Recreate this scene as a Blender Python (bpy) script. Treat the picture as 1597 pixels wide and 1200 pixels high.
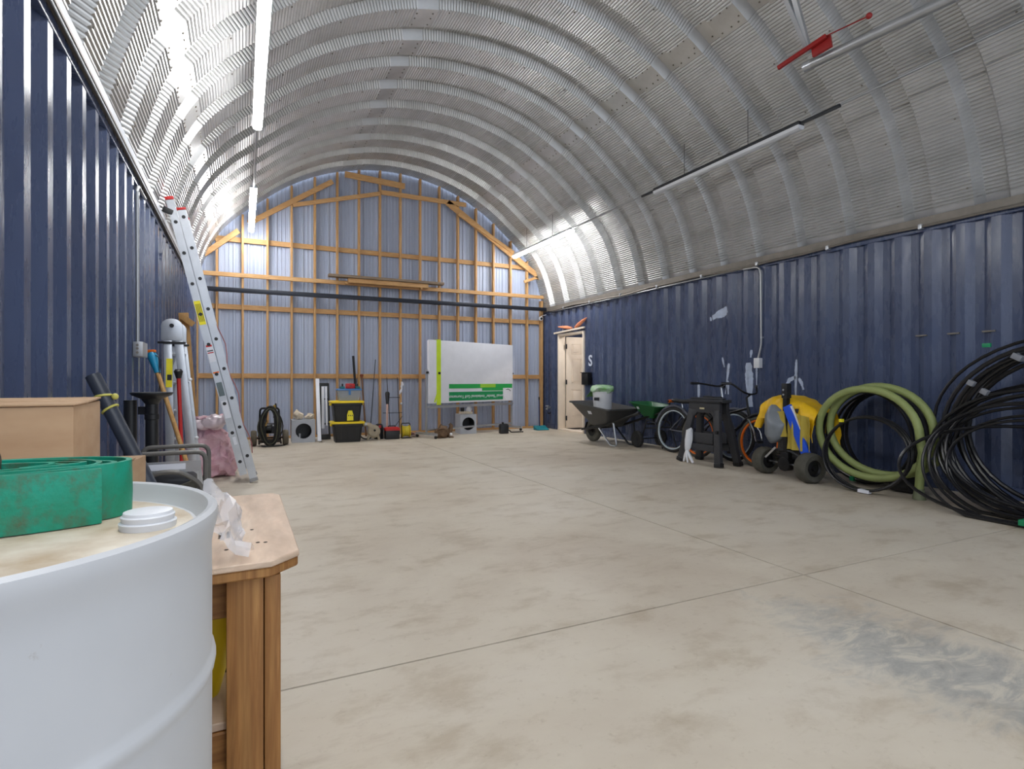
import bpy, bmesh, math, random
from mathutils import Vector, Matrix, noise
R = math.radians
random.seed(4)
scene = bpy.context.scene
for o in list(bpy.data.objects): bpy.data.objects.remove(o, do_unlink=True)
COL = scene.collection

# ------------------------------------------------------------- camera, world, exposure
YAW = math.atan((798.5 - 378) / 875.0)
cam_d = bpy.data.cameras.new('camera'); cam = bpy.data.objects.new('camera', cam_d); COL.objects.link(cam)
cam_d.sensor_width = 36; cam_d.sensor_fit = 'HORIZONTAL'; cam_d.lens = 36 * 875 / 1597.0
cam_d.shift_y = -6 / 1597.0; cam_d.clip_start = 0.02; cam_d.clip_end = 200
cam.location = (0, 0, 1.05); cam.rotation_euler = (R(90), 0, -YAW)
scene.camera = cam
world = bpy.data.worlds.new('daylight'); scene.world = world; world.use_nodes = True
bg = world.node_tree.nodes['Background']; bg.inputs[0].default_value = (0.80, 0.88, 1.0, 1); bg.inputs[1].default_value = .85
vs = scene.view_settings
vs.view_transform = 'Standard'; vs.look = 'None'; vs.gamma = 1.0; vs.use_curve_mapping = False
vs.exposure = 0.80
LAMP = 42.0                      # strength of a lit LED tube

# ------------------------------------------------------------- materials
def srgb(r, g, b):
    f = lambda c: (c / 255 / 12.92) if c <= 10 else ((c / 255 + 0.055) / 1.055) ** 2.4
    return (f(r), f(g), f(b))
def nd(nt, kind, **kw):
    n = nt.nodes.new(kind)
    for k, v in kw.items(): setattr(n, k, v)
    return n
def coords(nt, stretch=(1, 1, 1)):
    tc = nd(nt, 'ShaderNodeTexCoord'); mp = nd(nt, 'ShaderNodeMapping'); mp.inputs['Scale'].default_value = stretch
    nt.links.new(tc.outputs['Object'], mp.inputs['Vector']); return mp.outputs['Vector']
def noise_n(nt, vec, scale, detail=4, rough=.55, dist=0):
    n = nd(nt, 'ShaderNodeTexNoise'); n.inputs['Scale'].default_value = scale; n.inputs['Detail'].default_value = detail
    n.inputs['Roughness'].default_value = rough; n.inputs['Distortion'].default_value = dist
    nt.links.new(vec, n.inputs['Vector']); return n.outputs['Fac']
def ramp(nt, fac, stops):
    r = nd(nt, 'ShaderNodeValToRGB'); cr = r.color_ramp
    while len(cr.elements) < len(stops): cr.elements.new(0.5)
    for e, (p, c) in zip(cr.elements, stops): e.position = p; e.color = (*c, 1) if len(c) == 3 else c
    nt.links.new(fac, r.inputs['Fac']); return r.outputs['Color']
def mixc(nt, fac, a, b, blend='MIX'):
    m = nd(nt, 'ShaderNodeMix', data_type='RGBA', blend_type=blend)
    for sock, v in ((m.inputs[0], fac), (m.inputs[6], a), (m.inputs[7], b)):
        if isinstance(v, (int, float)): sock.default_value = v
        elif isinstance(v, tuple): sock.default_value = (*v, 1)
        else: nt.links.new(v, sock)
    return m.outputs[2]
MATS = {}
def newmat(name):
    m = bpy.data.materials.new(name); m.use_nodes = True
    return m, m.node_tree, m.node_tree.nodes['Principled BSDF']
def mat(name, col, rough=.5, metal=0, var=.15, vs=6, bump=0, bs=60, col2=None, stretch=(1, 1, 1), trans=0, alpha=1, emit=0, coat=0, subsurf=0):
    if name in MATS: return MATS[name]
    m, nt, p = newmat(name)
    p.inputs['Roughness'].default_value = rough; p.inputs['Metallic'].default_value = metal
    p.inputs['Transmission Weight'].default_value = trans; p.inputs['Alpha'].default_value = alpha
    p.inputs['Coat Weight'].default_value = coat
    if subsurf:
        p.inputs['Subsurface Weight'].default_value = subsurf; p.inputs['Subsurface Radius'].default_value = (.02, .02, .02)
    v = coords(nt, stretch)
    if var or col2:
        c2 = col2 or tuple(min(1, c * (1 + var)) for c in col); c1 = tuple(c * (1 - var) for c in col) if not col2 else col
        nt.links.new(ramp(nt, noise_n(nt, v, vs), [(.32, c1), (.68, c2)]), p.inputs['Base Color'])
    else: p.inputs['Base Color'].default_value = (*col, 1)
    if bump:
        b = nd(nt, 'ShaderNodeBump'); b.inputs['Strength'].default_value = bump; b.inputs['Distance'].default_value = .01
        nt.links.new(noise_n(nt, v, bs), b.inputs['Height']); nt.links.new(b.outputs['Normal'], p.inputs['Normal'])
    if emit:
        p.inputs['Emission Color'].default_value = (*col, 1); p.inputs['Emission Strength'].default_value = emit
    MATS[name] = m; return m
def wood(name, col, col2, stretch, dark=.5, rough=.6):
    if name in MATS: return MATS[name]
    m, nt, p = newmat(name); v = coords(nt, stretch)
    g = ramp(nt, noise_n(nt, v, 1.0, 6, .6, 1.2), [(.3, col), (.5, col2), (.62, col), (.72, tuple(c * dark for c in col))])
    fine = ramp(nt, noise_n(nt, v, 4.0, 3), [(.3, (.78, .76, .72)), (.7, (1.1, 1.1, 1.08))])
    nt.links.new(mixc(nt, 1.0, g, fine, 'MULTIPLY'), p.inputs['Base Color'])
    p.inputs['Roughness'].default_value = rough; MATS[name] = m; return m

def mat_floor():
    m, nt, p = newmat('concrete_floor'); v = coords(nt)
    big = ramp(nt, noise_n(nt, v, .55, 6, .6, .4), [(.3, srgb(187, 174, 156)), (.5, srgb(203, 193, 176)), (.72, srgb(211, 203, 189))])
    mid = ramp(nt, noise_n(nt, coords(nt, (1.0, 1.6, 1)), 2.6, 8, .66, .15), [(.34, (.74, .69, .62)), (.48, (.98, .97, .96)), (.7, (1.03, 1.03, 1.02))])
    c = mixc(nt, .75, big, mid, 'MULTIPLY')
    fine = ramp(nt, noise_n(nt, v, 26, 6, .7), [(.28, (.7, .66, .6)), (.42, (1, 1, 1))])
    c = mixc(nt, .55, c, fine, 'MULTIPLY')
    # scuffed brown tyre and drag marks
    st = noise_n(nt, coords(nt, (.9, 3.2, 1)), 1.5, 8, .75, .1)
    c = mixc(nt, ramp(nt, st, [(.57, (0, 0, 0)), (.78, (.5, .5, .5))]), c, srgb(150, 128, 104))
    # a grey, scraped patch beside the joint
    tc = nd(nt, 'ShaderNodeTexCoord'); mp = nd(nt, 'ShaderNodeMapping', vector_type='POINT')
    mp.inputs['Location'].default_value = (-2.33, -1.22, 0)
    nt.links.new(tc.outputs['Object'], mp.inputs['Vector'])
    mp2 = nd(nt, 'ShaderNodeMapping'); mp2.inputs['Rotation'].default_value = (0, 0, R(-8)); mp2.inputs['Scale'].default_value = (2.3, 1.25, 1)
    nt.links.new(mp.outputs['Vector'], mp2.inputs['Vector'])
    ln = nd(nt, 'ShaderNodeVectorMath', operation='LENGTH'); nt.links.new(mp2.outputs['Vector'], ln.inputs[0])
    edge = nd(nt, 'ShaderNodeMath', operation='MULTIPLY_ADD'); edge.inputs[1].default_value = 1.6; edge.inputs[2].default_value = -.75
    nt.links.new(noise_n(nt, coords(nt, (1.2, 2.6, 1)), 3.2, 8, .66, .9), edge.inputs[0])
    add = nd(nt, 'ShaderNodeMath', operation='ADD'); nt.links.new(ln.outputs['Value'], add.inputs[0]); nt.links.new(edge.outputs[0], add.inputs[1])
    mask = ramp(nt, add.outputs[0], [(.45, (.62, .62, .62)), (.95, (0, 0, 0))])
    gcol = ramp(nt, noise_n(nt, coords(nt, (3, 7, 1)), 1.6, 6, .7, 1.0), [(.32, srgb(112, 118, 124)), (.5, srgb(150, 152, 150)), (.62, srgb(196, 190, 176))])
    c = mixc(nt, mask, c, gcol)
    nt.links.new(c, p.inputs['Base Color'])
    nt.links.new(ramp(nt, noise_n(nt, v, 1.4, 5), [(.3, (.45, .45, .45)), (.7, (.68, .68, .68))]), p.inputs['Roughness'])
    b = nd(nt, 'ShaderNodeBump'); b.inputs['Strength'].default_value = .12; b.inputs['Distance'].default_value = .01
    nt.links.new(noise_n(nt, v, 14, 8, .7), b.inputs['Height']); nt.links.new(b.outputs['Normal'], p.inputs['Normal'])
    return m
def mat_container():
    m, nt, p = newmat('navy_container_paint'); v = coords(nt)
    a = ramp(nt, noise_n(nt, v, 1.1, 5, .6), [(.3, srgb(64, 74, 102)), (.7, srgb(74, 86, 116))])
    stk = noise_n(nt, coords(nt, (1, 9, .55)), 1.6, 6, .65, .3)
    a = mixc(nt, ramp(nt, stk, [(.56, (0, 0, 0)), (.80, (.14, .14, .14))]), a, srgb(104, 106, 124))
    rust = noise_n(nt, coords(nt, (1, 6, 1.1)), 2.2, 8, .74)
    a = mixc(nt, ramp(nt, rust, [(.70, (0, 0, 0)), (.80, (.4, .4, .4))]), a, srgb(78, 56, 50))
    nt.links.new(a, p.inputs['Base Color'])
    nt.links.new(ramp(nt, noise_n(nt, coords(nt, (1, 5, 1)), 3, 5), [(.3, (.2, .2, .2)), (.7, (.36, .36, .36))]), p.inputs['Roughness'])
    b = nd(nt, 'ShaderNodeBump'); b.inputs['Strength'].default_value = .05; b.inputs['Distance'].default_value = .02
    nt.links.new(noise_n(nt, v, 5, 4), b.inputs['Height']); nt.links.new(b.outputs['Normal'], p.inputs['Normal'])
    return m
def mat_roof():
    m, nt, p = newmat('galvanised_steel'); v = coords(nt)
    a = ramp(nt, noise_n(nt, v, 2.0, 5, .6), [(.3, srgb(178, 178, 176)), (.7, srgb(206, 206, 206))])
    nt.links.new(a, p.inputs['Base Color']); p.inputs['Metallic'].default_value = .65; p.inputs['Roughness'].default_value = .36
    return m

FLOOR = mat_floor(); NAVY = mat_container(); ROOF = mat_roof()
ZINC = mat('zinc_conduit', srgb(176, 178, 180), .4, .7, .06)
DIRTYZ = mat('dull_zinc', srgb(132, 126, 118), .55, .5, .12, 10)
SIDING = mat('pale_blue_siding', srgb(172, 182, 204), .42, .0, .03, 2, stretch=(1, 1, .3))
STUDV = wood('stud_wood', srgb(206, 166, 116), srgb(190, 144, 92), (26, 26, 1.6))
GIRT = wood('girt_wood', srgb(208, 168, 118), srgb(192, 146, 94), (1.6, 26, 26))
BENCHW = wood('bench_wood', srgb(178, 130, 74), srgb(146, 98, 50), (22, 22, 1.3), .62)
PLY = wood('plywood', srgb(218, 196, 176), srgb(206, 180, 158), (5, 1.2, 20), .8)
WEATHER = wood('weathered_board', srgb(150, 132, 112), srgb(126, 108, 90), (1.5, 26, 26))
BLACKP = mat('black_plastic', srgb(30, 31, 33), .42, 0, .2, 5)
BLACKM = mat('black_metal', srgb(24, 24, 26), .4, .3, .2, 8)
RUBBER = mat('black_rubber', srgb(34, 34, 34), .75, 0, .2, 20)
GREYR = mat('dusty_tyre', srgb(84, 82, 74), .85, 0, .25, 14)
STEEL = mat('dark_steel', srgb(58, 60, 64), .4, .6, .15, 8)
CHROME = mat('chrome', srgb(200, 202, 205), .2, .9, .05)
ALU = mat('aluminium', srgb(196, 200, 206), .34, .75, .06, 8)
WHITEP = mat('white_plastic', srgb(226, 228, 232), .38, 0, .05, 4)
WHITE = mat('white_paint', srgb(226, 228, 236), .5, 0, .03)
CREAM = mat('cream_paint', srgb(240, 226, 208), .5, 0, .04)
YELLOW = mat('yellow_plastic', srgb(236, 206, 30), .42, 0, .08)
YLABEL = mat('yellow_sticker', srgb(238, 224, 40), .5, 0, .05)
RED = mat('red_paint', srgb(190, 36, 34), .42, 0, .12)
ORANGE = mat('orange_paint', srgb(240, 116, 30), .4, 0, .08)
GREENP = mat('green_plastic', srgb(26, 96, 50), .4, 0, .12)
CARD = mat('cardboard', srgb(196, 164, 130), .8, 0, .1, 5, col2=srgb(182, 148, 114), stretch=(1, 1, 3))
GRIME = mat('dark_grime', srgb(52, 44, 38), .9, 0, .3, 20)
PIPEB = mat('black_poly_pipe', srgb(22, 22, 25), .28, 0, .1)

# ------------------------------------------------------------- mesh helpers
class B:
    def __init__(s): s.v = []; s.f = []
    def add(s, vs_, fs):
        n = len(s.v); s.v += [Vector(p) for p in vs_]; s.f += [tuple(i + n for i in f) for f in fs]; return s
    def box(s, x0, x1, y0, y1, z0, z1, m=None):
        c = [Vector((x, y, z)) for z in (z0, z1) for y in (y0, y1) for x in (x0, x1)]
        if m is not None: c = [m @ p for p in c]
        return s.add(c, [(0, 2, 3, 1), (4, 5, 7, 6), (0, 1, 5, 4), (1, 3, 7, 5), (3, 2, 6, 7), (2, 0, 4, 6)])
    def obox(s, c, size, rot=(0, 0, 0)):
        from mathutils import Euler
        m = Matrix.Translation(c) @ Euler([R(a) for a in rot]).to_matrix().to_4x4()
        a, b, d = size; return s.box(-a / 2, a / 2, -b / 2, b / 2, -d / 2, d / 2, m)
    def beam(s, p, q, w, h, up=(0, 0, 1), w2=None, h2=None):
        p, q = Vector(p), Vector(q); d = (q - p).normalized(); u = Vector(up)
        x = d.cross(u)
        if x.length < 1e-4: x = d.cross(Vector((1, 0, 0)))
        x.normalize(); u = x.cross(d).normalized(); w2 = w if w2 is None else w2; h2 = h if h2 is None else h2
        c = [p + x * a * w / 2 + u * b * h / 2 for a, b in ((-1, -1), (1, -1), (1, 1), (-1, 1))] + \
            [q + x * a * w2 / 2 + u * b * h2 / 2 for a, b in ((-1, -1), (1, -1), (1, 1), (-1, 1))]
        return s.add(c, [(0, 1, 2, 3), (7, 6, 5, 4), (0, 4, 5, 1), (1, 5, 6, 2), (2, 6, 7, 3), (3, 7, 4, 0)])
    def tube(s, pts, r, n=8, closed=False, flat=None):
        pts = [Vector(p) for p in pts]; L = len(pts); rs = r if isinstance(r, (list, tuple)) else [r] * L
        t = []
        for i in range(L):
            a = pts[(i - 1) % L] if (closed or i > 0) else pts[0]; b = pts[(i + 1) % L] if (closed or i < L - 1) else pts[-1]
            t.append((b - a).normalized())
        ref = Vector((0, 0, 1)) if abs(t[0].z) < .9 else Vector((1, 0, 0))
        nrm = (ref - t[0] * ref.dot(t[0])).normalized(); V = []; k = flat or 1
        for i in range(L):
            nrm = (nrm - t[i] * nrm.dot(t[i]))
            nrm = nrm.normalized() if nrm.length > 1e-6 else t[i].orthogonal().normalized()
            bi = t[i].cross(nrm)
            for j in range(n):
                a = 2 * math.pi * j / n; V.append(pts[i] + (nrm * math.cos(a) + bi * math.sin(a) * k) * rs[i])
        F = []
        for i in range(L if closed else L - 1):
            i2 = (i + 1) % L
            for j in range(n): F.append((i * n + j, i * n + (j + 1) % n, i2 * n + (j + 1) % n, i2 * n + j))
        if not closed: F += [tuple(reversed(range(n))), tuple(range((L - 1) * n, L * n))]
        return s.add(V, F)
    def lathe(s, prof, n=24, o=(0, 0, 0), axis=(0, 0, 1), capped=True):
        q = Vector((0, 0, 1)).rotation_difference(Vector(axis)); o = Vector(o); V = []; F = []
        for r, z in prof:
            for j in range(n):
                a = 2 * math.pi * j / n; V.append(o + q @ Vector((r * math.cos(a), r * math.sin(a), z)))
        for i in range(len(prof) - 1):
            for j in range(n): F.append((i * n + j, i * n + (j + 1) % n, (i + 1) * n + (j + 1) % n, (i + 1) * n + j))
        if capped: F += [tuple(reversed(range(n))), tuple(range((len(prof) - 1) * n, len(prof) * n))]
        return s.add(V, F)
    def cyl(s, p, q, r, n=16):
        d = Vector(q) - Vector(p); return s.lathe([(r, 0), (r, d.length)], n, p, d)
    def ring(s, c, axis, R1, r, n=32, k=8):
        q = Vector((0, 0, 1)).rotation_difference(Vector(axis)); c = Vector(c)
        return s.tube([c + q @ Vector((R1 * math.cos(2 * math.pi * i / n), R1 * math.sin(2 * math.pi * i / n), 0)) for i in range(n)], r, k, True)
    def prism(s, poly, a, b, m):
        n = len(poly); V = [m @ Vector((x, y, a)) for x, y in poly] + [m @ Vector((x, y, b)) for x, y in poly]
        return s.add(V, [tuple(reversed(range(n))), tuple(range(n, 2 * n))] + [(i, (i + 1) % n, n + (i + 1) % n, n + i) for i in range(n)])
    def loft(s, rings, caps=True, closed=True):
        n = len(rings[0]); V = [p for r in rings for p in r]; F = []
        for i in range(len(rings) - 1):
            for j in range(n if closed else n - 1): F.append((i * n + j, i * n + (j + 1) % n, (i + 1) * n + (j + 1) % n, (i + 1) * n + j))
        if caps: F += [tuple(reversed(range(n))), tuple(range((len(rings) - 1) * n, len(rings) * n))]
        return s.add(V, F)
    def grid(s, fn, nu, nv):
        V = [fn(i / nu, j / nv) for i in range(nu + 1) for j in range(nv + 1)]
        return s.add(V, [(i * (nv + 1) + j, (i + 1) * (nv + 1) + j, (i + 1) * (nv + 1) + j + 1, i * (nv + 1) + j + 1) for i in range(nu) for j in range(nv)])
    def ball(s, c, r, n=12, sc=(1, 1, 1)):
        return s.lathe([(max(1e-4, r * math.sin(math.pi * i / n)), -r * math.cos(math.pi * i / n)) for i in range(n + 1)], n * 2, (0, 0, 0), (0, 0, 1), False).shift(c, sc, n * 2 * (n + 1))
    def shift(s, c, sc, k):
        for i in range(len(s.v) - k, len(s.v)): s.v[i] = Vector((s.v[i].x * sc[0] + c[0], s.v[i].y * sc[1] + c[1], s.v[i].z * sc[2] + c[2]))
        return s
    def wobble(s, amp, scale, seed=0):
        for i, p in enumerate(s.v): s.v[i] = p + noise.noise_vector(p * scale + Vector((seed, seed * .7, 0))) * amp
        return s
    def mesh(s, name, smooth=35, bevel=0, solid=0, segs=2, sub=0, inv=None):
        me = bpy.data.meshes.new(name); me.from_pydata([inv @ p if inv else p for p in s.v], [], s.f)
        bm = bmesh.new(); bm.from_mesh(me); bmesh.ops.recalc_face_normals(bm, faces=bm.faces)
        if bevel:
            es = [e for e in bm.edges if len(e.link_faces) == 2 and e.calc_face_angle(0) > R(28)]
            bmesh.ops.bevel(bm, geom=es, offset=bevel, segments=segs, affect='EDGES', profile=.6, clamp_overlap=True)
        if solid:
            bmesh.ops.solidify(bm, geom=bm.faces[:], thickness=solid)
            bmesh.ops.recalc_face_normals(bm, faces=bm.faces)
        if sub: bmesh.ops.subdivide_edges(bm, edges=bm.edges[:], cuts=sub, use_grid_fill=True)
        bm.to_mesh(me); bm.free()
        if smooth:
            me.polygons.foreach_set('use_smooth', [True] * len(me.polygons)); me.set_sharp_from_angle(angle=R(smooth))
        me.update(); return me

class Thing:
    """An empty at a thing's base; parts are given in the thing's own coordinates (world=True: in world ones)."""
    def __init__(s, name, label, cat, loc=(0, 0, 0), rz=0, group=None, kind=None):
        s.o = bpy.data.objects.new(name, None); COL.objects.link(s.o); s.o.empty_display_size = .1
        s.o.location = loc; s.o.rotation_euler = (0, 0, R(rz))
        s.m = Matrix.Translation(loc) @ Matrix.Rotation(R(rz), 4, 'Z'); s.inv = s.m.inverted()
        if kind: s.o['kind'] = kind
        else: s.o['label'] = label; s.o['category'] = cat
        if group: s.o['group'] = group
    def part(s, name, b, m, world=False, under=None, label=None, **kw):
        me = b if isinstance(b, bpy.types.Mesh) else b.mesh(name, inv=s.inv if world else None, **kw)
        if not me.materials: me.materials.append(m)
        o = bpy.data.objects.new(name, me); COL.objects.link(o); o.parent = under or s.o
        if label: o['label'] = label
        return o
    def copy(s, loc, rz, label=None):
        def cp(o, par):
            c = o.copy(); COL.objects.link(c); c.parent = par
            for ch in list(o.children): cp(ch, c)
            return c
        c = cp(s.o, None); c.location = loc; c.rotation_euler = (0, 0, R(rz))
        if label: c['label'] = label
        return c
def solo(name, b, m, label, cat, group=None, loc=None, **kw):
    """A thing that is one mesh; the vertices are given in world coordinates, the origin goes to its base."""
    xs = [p.x for p in b.v]; ys = [p.y for p in b.v]; zs = [p.z for p in b.v]
    c = Vector(((min(xs) + max(xs)) / 2, (min(ys) + max(ys)) / 2, min(zs)))
    me = b.mesh(name, inv=Matrix.Translation(-c), **kw); me.materials.append(m)
    o = bpy.data.objects.new(name, me); COL.objects.link(o); o.location = c
    o['label'] = label; o['category'] = cat
    if group: o['group'] = group
    return o
def arc(c, r, a0, a1, n, plane='YZ'):
    out = []
    for i in range(n + 1):
        a = R(a0 + (a1 - a0) * i / n); u, w = r * math.cos(a), r * math.sin(a)
        out.append(Vector((c[0], c[1] + u, c[2] + w)) if plane == 'YZ' else (Vector((c[0] + u, c[1], c[2] + w)) if plane == 'XZ' else Vector((c[0] + u, c[1] + w, c[2]))))
    return out
def fillet(pts, r=.03, n=5):
    pts = [Vector(p) for p in pts]; out = [pts[0]]
    for a, b, c in zip(pts, pts[1:], pts[2:]):
        u = (a - b); w = (c - b); k = min(r, u.length * .45, w.length * .45); p = b + u.normalized() * k; q = b + w.normalized() * k
        for i in range(n + 1):
            t = i / n; out.append(p * (1 - t) ** 2 + b * 2 * t * (1 - t) + q * t * t)
    return out + [pts[-1]]
def text_mesh(txt, size, ext=.0015, bold=0):
    cu = bpy.data.curves.new('lettering', 'FONT'); cu.body = txt; cu.size = size; cu.extrude = ext; cu.align_x = 'CENTER'; cu.align_y = 'CENTER'; cu.resolution_u = 3; cu.offset = bold
    o = bpy.data.objects.new('lettering', cu); COL.objects.link(o)
    dg = bpy.context.evaluated_depsgraph_get(); me = bpy.data.meshes.new_from_object(o.evaluated_get(dg))
    bpy.data.objects.remove(o, do_unlink=True); return me
def struct(name, b, m, loc=None, **kw):
    me = b.mesh(name, **kw); me.materials.append(m); o = bpy.data.objects.new(name, me); COL.objects.link(o); o['kind'] = 'structure'; return o

# ------------------------------------------------------------- the hall
XL, XR, YF, YS = -.72, 6.10, -1.25, 11.13        # inner faces of the two containers, open front, siding
CXR, RAD, CZ, TM = 2.69, 3.576, 1.61, 74.0       # arch of the roof
def arch_r(t):
    a = abs(t); return RAD + (.085 * math.sin(math.pi * (a - 40) / 34) ** 2 if 40 < a < 74 else 0)
def arch_pt(t, dr=0):
    r = arch_r(t) + dr; return CXR + r * math.sin(R(t)), CZ + r * math.cos(R(t))
ARCH = [arch_pt(-TM + i * .25) for i in range(int(TM * 8) + 1)]
def arch_z(x):
    if x <= ARCH[0][0]: return 2.6 if x < ARCH[0][0] - .02 else ARCH[0][1]
    for (xa, za), (xb, zb) in zip(ARCH, ARCH[1:]):
        if xa <= x <= xb and xb > xa: return za + (zb - za) * (x - xa) / (xb - xa)
    return 2.6

# floor: four slabs cut by two saw joints
fl = Thing('floor', '', '', (0, 0, 0), kind='structure')
JX, JY, g = 2.735, 2.05, .005
for x0, x1 in ((-.80, JX - g), (JX + g, 8.6)):
    for y0, y1 in ((-2.4, JY - g), (JY + g, 11.3)):
        fl.part('concrete_slab', B().box(x0, x1, y0, y1, -.15, 0), FLOOR)
fl.part('joint_bed', B().box(-.80, 8.6, -2.4, 11.3, -.2, -.03), GRIME)

# roof: twenty arches of four crimped panels each
RPITCH, DEP = .61, .10
def roof_panel(t0, t1, lap0, lap1):
    b = B(); arc_len = R(t1 - t0) * RAD; n = int(arc_len / .033); ts = []
    for i in range(n):
        s0 = t0 + (t1 - t0) * i / n; st = (t1 - t0) / n
        dist0 = R(s0 - t0) * RAD; dist1 = R(t1 - s0) * RAD
        flat = (dist0 < lap0) or (dist1 < lap1)
        if flat: ts.append((s0, 0))
        else: ts += [(s0, 0), (s0 + st * .30, 0), (s0 + st * .62, .011)]
    ts.append((t1, 0))
    prof = [(0, 0), (.30, 0), (.36, DEP), (.55, DEP), (RPITCH + .004, 0)]
    prof = [(0, 0), (.335, 0), (.385, DEP), (.560, DEP), (RPITCH, 0)]
    rows = []
    for t, h in ts:
        row = []
        for k, (y, d) in enumerate(prof):
            x, z = arch_pt(t, d + h); row.append(Vector((x, -y, z)))
        rows.append(row)
    return b.loft(rows, False, False).mesh('roof_panel', smooth=12)
ce = Thing('ceiling', '', '', (0, 0, 0), kind='structure')
segs_t = [(-TM, -58.8, .02, .13), (-58.8, -14.4, .13, .13), (-14.4, 29.3, .13, .13), (29.3, TM, .13, .15)]
pan = [roof_panel(*s) for s in segs_t]
for p in pan: p.materials.append(ROOF)
NR = 20
Y0R = 11.09
for i in range(NR):
    for p in pan:
        o = bpy.data.objects.new('roof_panel', p); COL.objects.link(o); o.parent = ce.o; o.location = (0, Y0R - i * RPITCH, 0)
bb = B()
for i in range(NR):
    yb = Y0R - i * RPITCH
    for t in [-70 + k * 10 for k in range(15)]:
        x, z = arch_pt(t, -.004); bb.obox((x, yb - .30, z), (.012, .012, .008), (0, t, 0))
    for tl in (-58.8, -14.4, 29.3):
        for dt in (-1.5, 1.5):
            for yy in (.05, .17, .26):
                x, z = arch_pt(tl + dt, -.004); bb.obox((x, yb - yy, z), (.013, .013, .008), (0, tl, 0))
            x, z = arch_pt(tl + dt, DEP - .004); bb.obox((x, yb - .47, z), (.013, .013, .008), (0, tl, 0))
o = ce.part('roof_bolts', bb, DIRTYZ); o['kind'] = 'stuff'

# container side walls
def corr(y):       # depth of the corrugation behind the crest plane
    u = (y / .278) % 1.0
    if u < .26: return 0.
    if u < .50: return .036 * (u - .26) / .24
    if u < .76: return .036
    return .036 * (1 - (u - .76) / .24)
def corr_sheet(x, sgn, y0, y1, z0, z1, holes=None, phase=0):
    ys = set([y0, y1]); k0 = int(math.floor((y0 - phase) / .278)) - 1
    for k in range(k0, k0 + int((y1 - y0) / .278) + 4):
        for u in (0, .26, .50, .76):
            y = phase + (k + u) * .278
            if y0 < y < y1: ys.add(y)
    if holes: ys |= {h for h in holes[:2] if y0 < h < y1}
    ys = sorted(ys); b = B()
    for a, c in zip(ys, ys[1:]):
        zb = z0
        if holes and a >= holes[0] - 1e-6 and c <= holes[1] + 1e-6: zb = holes[2]
        xa, xc = x + sgn * corr(a - phase), x + sgn * corr(c - phase)
        b.add([(xa, a, zb), (xc, c, zb), (xc, c, z1), (xa, a, z1)], [(0, 1, 2, 3)])
    return b
DOOR = (9.40, 10.36, 2.05)
for side, x, sg in (('left', XL, -1), ('right', XR, 1)):
    w = Thing('wall_' + side, '', '', (x, 0, 0), kind='structure')
    y = YF
    while y < 11.05:
        b = corr_sheet(x, sg, y, min(y + 1.112, 11.15), .10, 2.54, DOOR if side == 'right' else None, phase=.12)
        bm_b = b.mesh('container_sheet', inv=w.inv, smooth=20)
        w.part('container_sheet', bm_b, NAVY); y += 1.112
    xs = sorted((x - sg * .004, x + sg * .06))
    w.part('top_rail', B().box(*xs, YF, 11.15, 2.53, 2.59), NAVY, world=True, bevel=.006)
    if side == 'left': w.part('bottom_rail', B().box(*xs, YF, 11.15, 0, .11), NAVY, world=True, bevel=.006)
    else:
        w.part('bottom_rail', B().box(*xs, YF, DOOR[0], 0, .11), NAVY, world=True, bevel=.006)
        w.part('bottom_rail', B().box(*xs, DOOR[1], 11.15, 0, .11), NAVY, world=True, bevel=.006)
    xp = sorted((x - sg * .012, x + sg * .15))
    w.part('corner_post', B().box(*xp, 10.93, 11.11, 0, 2.59), NAVY, world=True, bevel=.008)
    xb = sorted((x - sg * .035, x + sg * .28))
    w.part('base_plate', B().box(*xb, YF, 11.15, 2.59, 2.602), DIRTYZ, world=True)
    lip = (x - sg * .03)
    w.part('base_flange', B().box(*sorted((lip, lip + sg * .006)), YF, 11.15, 2.575, 2.665), mat('pale_flange', srgb(196, 200, 208), .5, 0, .05) if side == 'left' else DIRTYZ, world=True)
    if side == 'right':
        w.part('inner_ceiling', B().box(6.16, 8.5, YF, 11.15, 2.53, 2.58), NAVY, world=True)
        w.part('inner_wall', B().box(8.5, 8.54, YF, 11.15, 0, 2.59), NAVY, world=True)
        for yy in (8.0, 11.13): w.part('inner_partition', B().box(6.16, 8.5, yy, yy + .03, 0, 2.56), NAVY, world=True)
    else:
        w.part('outer_skin', B().box(-3.1, -3.05, YF, 11.15, 0, 2.62), NAVY, world=True)

# back wall: siding sheets, studs, girts, braces
wb = Thing('wall_back', '', '', (0, YS, 0), kind='structure')
SIDB = .914
x = XL - .12
while x < XR + .1:
    x1 = min(x + SIDB, XR + .14); b = B(); cols = []
    k = 0
    for k in range(4):
        a = x + k * .2285
        for u, d in ((0, 0), (.010, .018), (.040, .018), (.055, 0), (.095, 0), (.102, .009), (.116, .009), (.123, 0), (.160, 0), (.167, .009), (.181, .009), (.188, 0)):
            if a + u < x1: cols.append((a + u, d))
    cols.append((x1, 0)); rows = []
    for xx, d in cols:
        zt = arch_z(min(max(xx, XL + .02), XR - .02)) + .11
        rows.append([Vector((xx, YS - d + .002, 0)), Vector((xx, YS - d + .002, zt))])
    b.loft(rows, False, False)
    wb.part('siding_sheet', b, SIDING, world=True, smooth=20); x += SIDB
studs = [-.715, -.40] + [.005 + .4045 * k for k in range(15)] + [6.03]
for i, sx in enumerate(studs):
    wd = .038 if i not in (0, len(studs) - 1) else .06
    top = min(arch_z(min(max(sx + sg_ * .03, XL + .03), XR - .03)) for sg_ in (-1, 1)) - .01
    wb.part('stud', B().box(sx - wd / 2, sx + wd / 2, 11.0, 11.089, .04, top), STUDV, world=True, bevel=.003, segs=1)
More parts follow.
